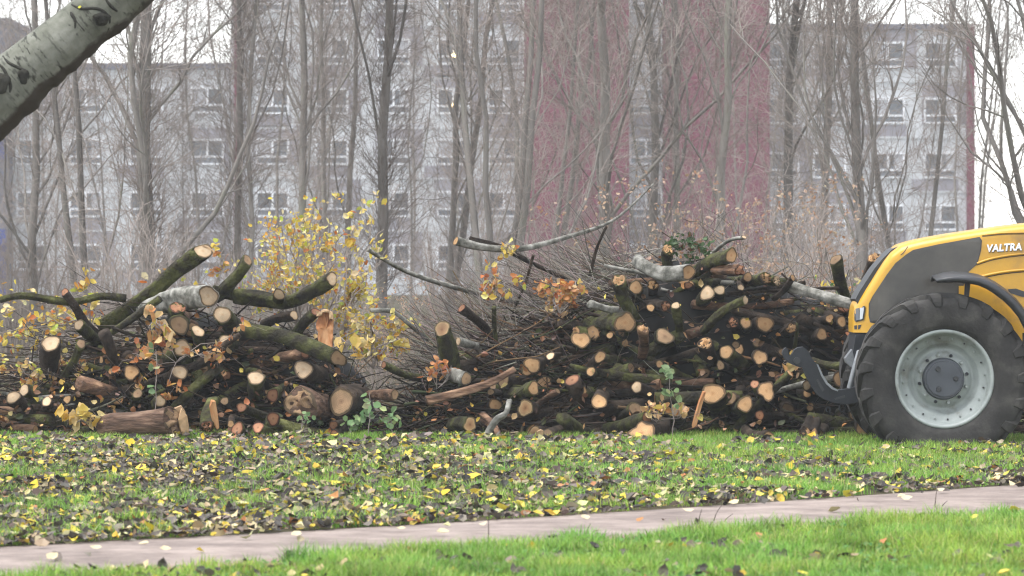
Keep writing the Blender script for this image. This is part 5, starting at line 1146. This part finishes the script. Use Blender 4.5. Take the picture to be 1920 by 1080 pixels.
for x, y, r in ((1579.5, 765, .028), (1553, 768, .018)):
    bm = bmesh.new(); nseg = 18
    c = P(x, y, 37.77) - tl_; ringv = []
    for i in range(nseg):
        a = 2 * PI * i / nseg; ringv.append((c.x + math.cos(a) * r, c.y, c.z + math.sin(a) * r * 1.25))
    ringv.append(ringv[0]); ringv.append(ringv[1])
    v, q = tubes(np.array(ringv)[None], np.full((1, len(ringv)), .007), 7); bm.free()
    link('tow_ring', mesh_np('tow_ring', v, quads=q, mats=[M['steel']]), tractor)

# wheels
def wheel(cx, cz, ycen, R, RR, W, face, name='wheel', nl=19):
    """face = -1: outer side towards the camera"""
    hub = Vector((cx, ycen, cz)); w = link(name, None, tractor, tuple(hub - tl_))
    NS = 96
    prof = [(.40, RR), (.47, RR + .012), (.52, RR + .06), (.545, RR + .13), (.545, R * .86), (.52, R * .92), (.46, R * .95), (.25, R * .965), (0, R * .97)]
    prof = [(a * W, r) for a, r in prof]; prof = prof + [(-a, r) for a, r in prof[:-1]][::-1]
    a = np.arange(NS) * 2 * PI / NS
    pf = np.array(prof); K = len(pf)
    V = np.stack([pf[:, 1][:, None] * np.cos(a)[None], np.repeat(pf[:, 0][:, None] * face, NS, 1), pf[:, 1][:, None] * np.sin(a)[None]], -1)
    idx = np.arange(K * NS).reshape(K, NS); i2 = np.roll(idx, -1, 1)
    q = np.stack([idx[:-1], idx[1:], i2[1:], i2[:-1]], -1).reshape(-1, 4)
    parts = [(V.reshape(-1, 3), q)]
    def surf(u):
        """u 0 centre .. 1 shoulder .. 1.5 down the sidewall: (axial, radius, outward normal)"""
        if u <= .82: return np.array([u * .52 * W, R * .968]), np.array([0, 1.0])
        t = (u - .82) / .68; ang = t * PI / 2
        return np.array([.52 * W * .82 + .125 * W * math.sin(ang) + .0, R * .968 - (R * .13) * (1 - math.cos(ang))]), np.array([math.sin(ang), math.cos(ang)])
    for sgn in (1, -1):
        for i in range(nl):
            th0 = 2 * PI * (i + (.5 if sgn < 0 else 0)) / nl
            us = np.linspace(-.06, 1.45, 11); Vl = []
            for u in us:
                p, nn = surf(max(u, 0) if u >= 0 else 0)
                ax_ = p[0] + (u * .52 * W if u < 0 else 0); th = th0 - .30 * min(u, 1.0) - .05 * max(0, u - 1)
                hgt = .030 * (1 if u < 1.05 else max(.25, 1 - (u - 1.05) * 1.6)); hw = (.03 + .016 * min(max(u, 0), 1)) * (1 if u < 1.1 else 1 - (u - 1.1) * .9) / R
                for dth, hh in ((-hw * 1.5, -.012), (-hw, hgt), (hw, hgt), (hw * 1.5, -.012)):
                    r_ = p[1] + nn[1] * hh; axx = ax_ + nn[0] * hh
                    Vl.append((r_ * math.cos(th + dth), sgn * face * axx, r_ * math.sin(th + dth)))
            k = len(us); id2 = np.arange(k * 4).reshape(k, 4)
            ql = np.concatenate([np.stack([id2[:-1, j], id2[:-1, j + 1], id2[1:, j + 1], id2[1:, j]], -1) for j in range(3)] + [id2[:1], id2[-1:, ::-1]])
            parts.append((np.array(Vl), ql))
    v, q = join(parts)
    lowz = -cz - .015
    dz = np.clip(lowz - v[:, 2], 0, None); v[:, 2] += dz; v[:, 1] += np.sign(v[:, 1]) * dz * .35
    bm = bmesh.new(); me = mesh_np('tyre', v, quads=q, mats=[M['tyre']])
    bm.from_mesh(me); bmesh.ops.recalc_face_normals(bm, faces=bm.faces); bm.to_mesh(me); bm.free()
    me.polygons.foreach_set("use_smooth", np.concatenate([np.ones(len(parts[0][1]), bool), np.zeros(len(q) - len(parts[0][1]), bool)]))
    link('tyre', me, w)
    for rr_ in (RR + .075, RR + .15):                     # moulded sidewall ridges
        pass
    rp = [(.40 * W, RR + .012), (.47 * W, RR + .01), (.485 * W, RR - .002), (.475 * W, RR - .018), (.44 * W, RR - .028), (.40 * W, RR - .034), (.30 * W, RR - .055), (.285 * W, RR - .10), (.20 * W, RR - .125), (.13 * W, RR - .15), (.12 * W, RR - .175), (.2 * W, RR - .19), (.215 * W, RR - .235), (.20 * W, .0)]
    pr = np.array(rp); K = len(pr)
    V = np.stack([pr[:, 1][:, None] * np.cos(a)[None], np.repeat(pr[:, 0][:, None] * face, NS, 1), pr[:, 1][:, None] * np.sin(a)[None]], -1)
    idx = np.arange(K * NS).reshape(K, NS); i2 = np.roll(idx, -1, 1)
    q = np.stack([idx[:-1], idx[1:], i2[1:], i2[:-1]], -1).reshape(-1, 4)
    me = mesh_np('rim', V.reshape(-1, 3), quads=q, mats=[M['rim']]); bm = bmesh.new(); bm.from_mesh(me); bmesh.ops.recalc_face_normals(bm, faces=bm.faces); bm.to_mesh(me); bm.free()
    for p in me.polygons: p.use_smooth = True
    rim = link('rim', me, w)
    def disc(nm, r1, r2, d, x, y, z, m, par, seg=16):
        bm = bmesh.new(); bmesh.ops.create_cone(bm, cap_ends=True, segments=seg, radius1=r1, radius2=r2, depth=d)
        bmesh.ops.bevel(bm, geom=[e for e in bm.edges if e.calc_face_angle(0) > .9], offset=min(r2, d) * .15, segments=2, affect='EDGES')
        o = bmobj(nm, bm, m, par, (x, y, z)); o.rotation_euler = (PI / 2 * (1 if face < 0 else -1), 0, 0); return o
    hb = disc('hub', RR * .445, RR * .40, .10, 0, face * (.2 * W + .045), 0, M['hub'], w, 40)
    for i in range(3):
        t = PI / 2 + .55 + i * 2 * PI / 3
        disc('hub_bolt', .026, .021, .024, math.cos(t) * RR * .24, face * .056 if False else math.sin(t) * RR * .24 * (1 if face < 0 else -1), .052, M['plastic'], hb, 8).rotation_euler = (0, 0, 0)
    for i in range(12):
        t = 2 * PI * i / 12 + .2
        disc('lug_nut', .017, .014, .04, math.cos(t) * RR * .5, face * (.215 * W + .015), math.sin(t) * RR * .5, M['rim'] if i % 2 else M['steel'], rim, 6)
    for i in range(20):
        t = 2 * PI * i / 20 + .1
        disc('rim_bolt', .010, .008, .02, math.cos(t) * (RR - .068), face * (.2935 * W + .006), math.sin(t) * (RR - .068), M['plastic'] if i % 2 else M['rim'], rim, 6)
    return w
CXW, CZW = float(P(1772, 711, TYN).x), float(P(1772, 711, TYN).z)
RW, RRW, WW = 161 * TYN / F, 91 * TYN / F, .50
wheel(CXW, CZW, TYN + .27, RW, RRW, WW, -1)
wheel(CXW, CZW, 2 * TYC - TYN - .27, RW, RRW, WW, 1)
v, q = tubes(np.array([[(CXW, TYN + .3, CZW), (CXW, TYC, CZW), (CXW, 2 * TYC - TYN - .3, CZW)]]), np.array([[.11, .16, .11]]), 16)
link('axle', mesh_np('axle', rel(v), quads=q, mats=[M['steel']]), tractor)
# mudguard over the near wheel
top = [(1755.5, 523), (1775, 517.5), (1793, 515.5), (1815, 516.5), (1838, 520), (1855, 526), (1869, 533), (1891, 548), (1908, 564), (1925, 585), (1940, 615), (1948, 650)]
ct = px_xz(top, TYN - .02)
bm = bmesh.new(); rowsv = []
for i, (x, z) in enumerate(ct):
    a = ct[max(i - 1, 0)]; b_ = ct[min(i + 1, len(ct) - 1)]; T = Vector((b_[0] - a[0], 0, b_[1] - a[1])).normalized(); nn = Vector((-T.z, 0, T.x)); nn = nn if nn.z > 0 or i > 8 else -nn
    if nn.dot(Vector((x - CXW, 0, z - CZW))) < 0: nn = -nn
    lipd = (.035 if i == 0 else .055 + .03 * min(1, i / 7)); r_ = []
    for y, d in ((TYN + .01, -lipd), (TYN - .02, -lipd * .92), (TYN - .035, -lipd * .5), (TYN - .02, -.01), (TYN + .03, 0), (TYN + .28, .03), (TYN + .5, .0), (TYN + .53, -.03), (TYN + .5, -.025), (TYN + .28, .008), (TYN + .05, -.025)):
        r_.append(bm.verts.new(Vector((x, y, z)) + nn * d - tl_))
    rowsv.append(r_)
for i in range(len(rowsv) - 1):
    for j in range(11): bm.faces.new((rowsv[i][j], rowsv[i][(j + 1) % 11], rowsv[i + 1][(j + 1) % 11], rowsv[i + 1][j]))
bm.faces.new(rowsv[0]); bm.faces.new(rowsv[-1][::-1])
mg = bmobj('mudguard', bm, M['plastic'], tractor, smooth=True)
prism('bracket', [(1810, 528), (1820, 528), (1817, 556), (1809, 556)], TYN + .3, TYN + .36, M['plastic'], mg, .004)
prism('inner_panel', [(1798, 536), (1822, 536), (1850, 546), (1885, 575), (1917, 605), (1917, 640), (1798, 640)], YS - .012, YS + .05, M['yellow'], bevel=.004)
# cab and rear wheel beyond the edge of the frame
cabx = float(P(2235, 500, YS).x)
bm = bmesh.new(); box(bm, cabx, cabx + 1.5, TYC - .5, TYC + .5, .7, 1.35)
bmobj('cab_base', bm, M['yellow'], tractor, tuple(-tl_), bevel=.03)
bm = bmesh.new()
for x in (cabx + .02, cabx + .8, cabx + 1.4):
    for y in (TYC - .8, TYC + .72): box(bm, x, x + .08, y, y + .08, 1.36, 2.75)
bmobj('cab_posts', bm, M['plastic'], tractor, tuple(-tl_), bevel=.01)
bm = bmesh.new(); box(bm, cabx - .1, cabx + 1.6, TYC - .9, TYC + .9, 2.76, 2.95)
bmobj('cab_roof', bm, M['yellow'], tractor, tuple(-tl_), bevel=.05)
bm = bmesh.new(); box(bm, cabx + .05, cabx + 1.42, TYC - .78, TYC + .78, 1.37, 2.74)
bmobj('cab_glass', bm, M['glass'], tractor, tuple(-tl_))
wheel(cabx + 1.0, .88, TYC - .95, .93, .5, .6, -1)
wheel(cabx + 1.0, .88, TYC + .95, .93, .5, .6, 1)

# ------------------------------------------------------------------ grass and fallen leaves
rng = np.random.default_rng(31)
def field(nn, Y0, Y1, x0=-420, x1=2340):
    nn = int(nn * 1.38)
    u = rng.uniform(0, 1, nn); Y = 1 / (1 / Y0 + (1 / Y1 - 1 / Y0) * u); Y = Y0 + (Y1 - Y0) * rng.uniform(0, 1, nn) ** 1.05
    x = rng.uniform(x0, x1, nn); X = (x - 960) / F * Y; y = HZ + CH * F / Y
    return X, Y, x, y
def blades(X, Y, h, w, cols, lean=.35):
    n_ = len(X); a = rng.uniform(0, 2 * PI, n_); d = np.stack([np.cos(a), np.sin(a), np.zeros(n_)], -1)
    s = np.stack([-np.sin(a), np.cos(a), np.zeros(n_)], -1)
    b0 = np.stack([X, Y, np.zeros(n_)], -1); l = (rng.uniform(.05, 1, n_) ** 1.3 * lean * h)[:, None]; hh = h[:, None]; up = np.array([[0, 0, 1.0]])
    wv = (w / 2)[:, None]
    V = np.stack([b0 - s * wv, b0 + s * wv, b0 + up * hh * .55 + d * l * .3 - s * wv * .8, b0 + up * hh * .55 + d * l * .3 + s * wv * .8, b0 + up * hh + d * l * 1.3], 1).reshape(-1, 3)
    T = (np.array([[0, 1, 3], [0, 3, 2], [2, 3, 4]])[None] + (np.arange(n_) * 5)[:, None, None]).reshape(-1, 3)
    return V, T, np.repeat(cols, 5, axis=0)
GP = [(4, (.2, .35, .05)), (3, (.26, .4, .08)), (2, (.11, .22, .035)), (1, (.4, .42, .16))]
def tone(X, Y, c):                                        # fresher and drier patches of the sward
    k = noise2(X, Y, 61, .5)[:, None]; m_ = noise2(X, Y, 62, .22)[:, None]
    return np.clip(c * (.75 + .5 * m_) * (np.array([[1.25, 1.05, 1.0]]) * k + np.array([[.75, .95, 1.0]]) * (1 - k)), 0, 1)
X, Y, x, y = field(330000, 23, 42.5)
D = noise2(X, Y, 41, .55) * .6 + noise2(X, Y, 42, .16) * .4
nearpile = np.clip((Y - 34.5) / 3.5, 0, 1); right = np.clip((x - 500) / 1400, 0, 1)
keep = (y < far_edge(x) - 2) & (D + .30 * nearpile + .2 * right - .12 > rng.uniform(.25, .75, len(X)))
X, Y, D, npile = X[keep], Y[keep], D[keep], nearpile[keep]
h = rng.uniform(.03, .095, len(X)) * (.35 + 1.3 * D) * (1 - .3 * npile)
V1, T1, C1 = blades(X, Y, h, rng.uniform(.004, .009, len(X)), tone(X, Y, pick(rng, len(X), GP, .3)), .9)
X, Y, x, y = field(330000, 20.8, 28.5)
D = noise2(X, Y, 43, .4) * .6 + noise2(X, Y, 44, .12) * .4
keep = (y > near_edge(x) + 1 + 8 * (noise2(x, y * 0, 9, 40) - .3)) & (D + .08 > rng.uniform(.2, .75, len(X)))
X, Y, D = X[keep], Y[keep], D[keep]
V2, T2, C2 = blades(X, Y, rng.uniform(.03, .115, len(X)) * (.25 + 1.35 * D), rng.uniform(.004, .009, len(X)), tone(X, Y, pick(rng, len(X), GP, .3)), .9)
link('grass', mesh_np('grass', np.concatenate([V1, V2]), tris=np.concatenate([T1, T2 + len(V1)]), col=np.concatenate([C1, C2]), mats=[M['grass']], smooth=False), label='bright green grass on both sides of the path', cat='grass', kind='stuff')
X, Y, x, y = field(4200, 21, 28)                          # low clover leaves
k = y > near_edge(x) + 6; X, Y = X[k], Y[k]; n_ = len(X)
V, T, c = leaf_mesh(rng, np.stack([X, Y, rng.uniform(.02, .06, n_)], -1), nrm(rng.normal(size=(n_, 3)) * .4 + np.array([0, -.2, 1])), rng.normal(size=(n_, 3)), rng.uniform(.02, .045, n_), .8, rng.uniform(0, .2, n_), pick(rng, n_, [(1, (.08, .2, .05)), (1, (.14, .28, .08))]))
link('ground_cover', mesh_np('ground_cover', V, tris=T, col=c, mats=[M['grass']], smooth=False), label='low round-leaved green ground cover in the near grass', cat='ground cover', kind='stuff')
DEAD = [(5, (.03, .024, .019)), (4.5, (.07, .057, .045)), (3, (.15, .122, .095)), (1.6, (.28, .22, .13)), (2.3, (.54, .42, .05)), (1.9, (.48, .41, .21)), (.4, (.36, .15, .05)), (2, (.1, .075, .05))]
X, Y, x, y = field(42000, 22.5, 39.2)
D = noise2(X, Y, 45, .6) * .55 + noise2(X, Y, 46, .2) * .45
pile = np.clip((Y - 35.5) / 3, 0, 1); lft = np.clip((1250 - x) / 900, -.25, 1)
edge_ = (y < far_edge(x) + 3) | ((y < near_edge(x)) & (rng.random(len(x)) < .003 + .5 * np.exp(-(y - far_edge(x)) / 2.5)))
keep = edge_ & (1.8 * (D - .5) + .5 + .4 * lft - .5 * pile + .1 > rng.uniform(.2, .8, len(X)))
X, Y, x, y = X[keep], Y[keep], x[keep], y[keep]; n_ = len(X)
V1, T1, C1 = leaf_mesh(rng, np.stack([X, Y, np.where(y < far_edge(x), rng.uniform(.015, .06, n_), .035)], -1), nrm(rng.normal(size=(n_, 3)) * .45 + np.array([0, -.15, 1])), rng.normal(size=(n_, 3)) * np.array([1, 1, .3]), rng.uniform(.028, .08, n_) * rng.choice([1, 1, 1, 1.35], n_), rng.uniform(.5, .9, n_), rng.uniform(0, .55, n_), pick(rng, n_, DEAD, .25))
X, Y, x, y = field(5000, 21, 28.5)
D = noise2(X, Y, 47, .5) + .25 * np.clip((1100 - x) / 800, -.3, 1)
keep = (y > near_edge(x) + 2) & (D > rng.uniform(.3, .95, len(X))); X, Y = X[keep], Y[keep]; n_ = len(X)
V2, T2, C2 = leaf_mesh(rng, np.stack([X, Y, rng.uniform(.02, .07, n_)], -1), nrm(rng.normal(size=(n_, 3)) * .5 + np.array([0, -.2, 1])), rng.normal(size=(n_, 3)) * np.array([1, 1, .3]), rng.uniform(.035, .08, n_), .75, rng.uniform(0, .4, n_), pick(rng, n_, DEAD, .25))
link('leaf_litter', mesh_np('leaf_litter', np.concatenate([V1, V2]), tris=np.concatenate([T1, T2 + len(V1)]), col=np.concatenate([C1, C2]), mats=[M['deadleaf']], smooth=False), label='carpet of fallen dark, pale and yellow leaves in the grass', cat='leaf litter', kind='stuff')
# single leaves one can tell apart
def one_leaf(x, y, size, col, label, group, tilt=.25, z=.02):
    g = gpt(np.array([float(x)]), np.array([float(y)]))[0]
    V, T, c = leaf_mesh(rng, np.zeros((1, 3)), nrm(rng.normal(size=(1, 3)) * tilt + np.array([[0, -.35, 1]])), rng.normal(size=(1, 3)) * np.array([[1, .5, .1]]), np.array([size]), .8, np.array([.2]), np.array([col]))
    link('fallen_leaf', mesh_np('fallen_leaf', V, tris=T, col=c, mats=[M['deadleaf']], smooth=False), None, (float(g[0]), float(g[1]), z), label, 'leaf', group)
for (x, y) in ((180, 1043), (270, 1036), (440, 1000), (555, 1017), (752, 1006), (905, 996), (1097, 986), (1376, 955), (1700, 947), (1764, 930), (1690, 944), (830, 1014), (98, 1061), (310, 1046), (1290, 970)):
    one_leaf(x, y, rng.uniform(.05, .08), (.5, .43, .27), 'pale withered leaf lying flat on the path', 'pale leaves on the path', .1, .045)
for (x, y, s, lb) in ((60, 930, .12, 'large bright yellow leaf in the litter at the far left'), (266, 897, .09, 'bright yellow round leaf in a tuft of grass, left part of the litter'), (836, 945, .08, 'round bright yellow leaf near the path, middle of the litter'),
                      (245, 847, .1, 'orange-yellow leaf near the foot of the left heap'), (380, 835, .09, 'yellow leaf at the grass edge below the low red ends'), (888, 912, .11, 'pair-sized bright yellow leaf among black leaves, middle of the litter'), (735, 930, .08, 'yellow leaf to the left of the round one near the path'), (1480, 893, .08, 'single yellow leaf in the right part of the grass')):
    one_leaf(x, y, s, (.65, .45, .03), lb, 'large yellow leaves on the ground', .3, .07)

for x, y, h_, ln in ((1310, 985, .1, .02), (1338, 984, .12, .05), (1356, 985, .07, .06), (1753, 958, .17, .02), (1765, 956, .06, .04), (916, 1026, .2, .0), (1098, 1010, .09, .03)):
    g = gpt(np.array([float(x)]), np.array([float(y)]))[0]
    u = np.linspace(0, 1, 5); pts = np.stack([u * u * ln, 0 * u, u * h_], -1)
    v, q = tubes(pts[None], (.0035 * (1 - .6 * u))[None], 5)
    link('dry_stalk', mesh_np('dry_stalk', v, quads=q, mats=[M['darkbark']]), None, (float(g[0]), float(g[1]), 0), 'thin dark dry stalk standing at the near edge of the path', 'stalk', 'dry stalks along the path')
# ------------------------------------------------------------------ haze
bm = bmesh.new(); box(bm, -90, 90, -6, 262, -1, 42)
hm = bpy.data.materials.new('haze'); hm.use_nodes = True; hn = hm.node_tree
hn.nodes.remove(hn.nodes["Principled BSDF"])
pvn = hn.nodes.new("ShaderNodeVolumePrincipled")
pvn.inputs["Color"].default_value = (.91, .95, 1.0, 1); pvn.inputs["Density"].default_value = .0005; pvn.inputs["Anisotropy"].default_value = 0.0
hn.links.new(pvn.outputs[0], hn.nodes["Material Output"].inputs["Volume"])
bmobj('haze', bm, hm, kind='stuff', label='thin pale winter haze in the air', cat='haze')
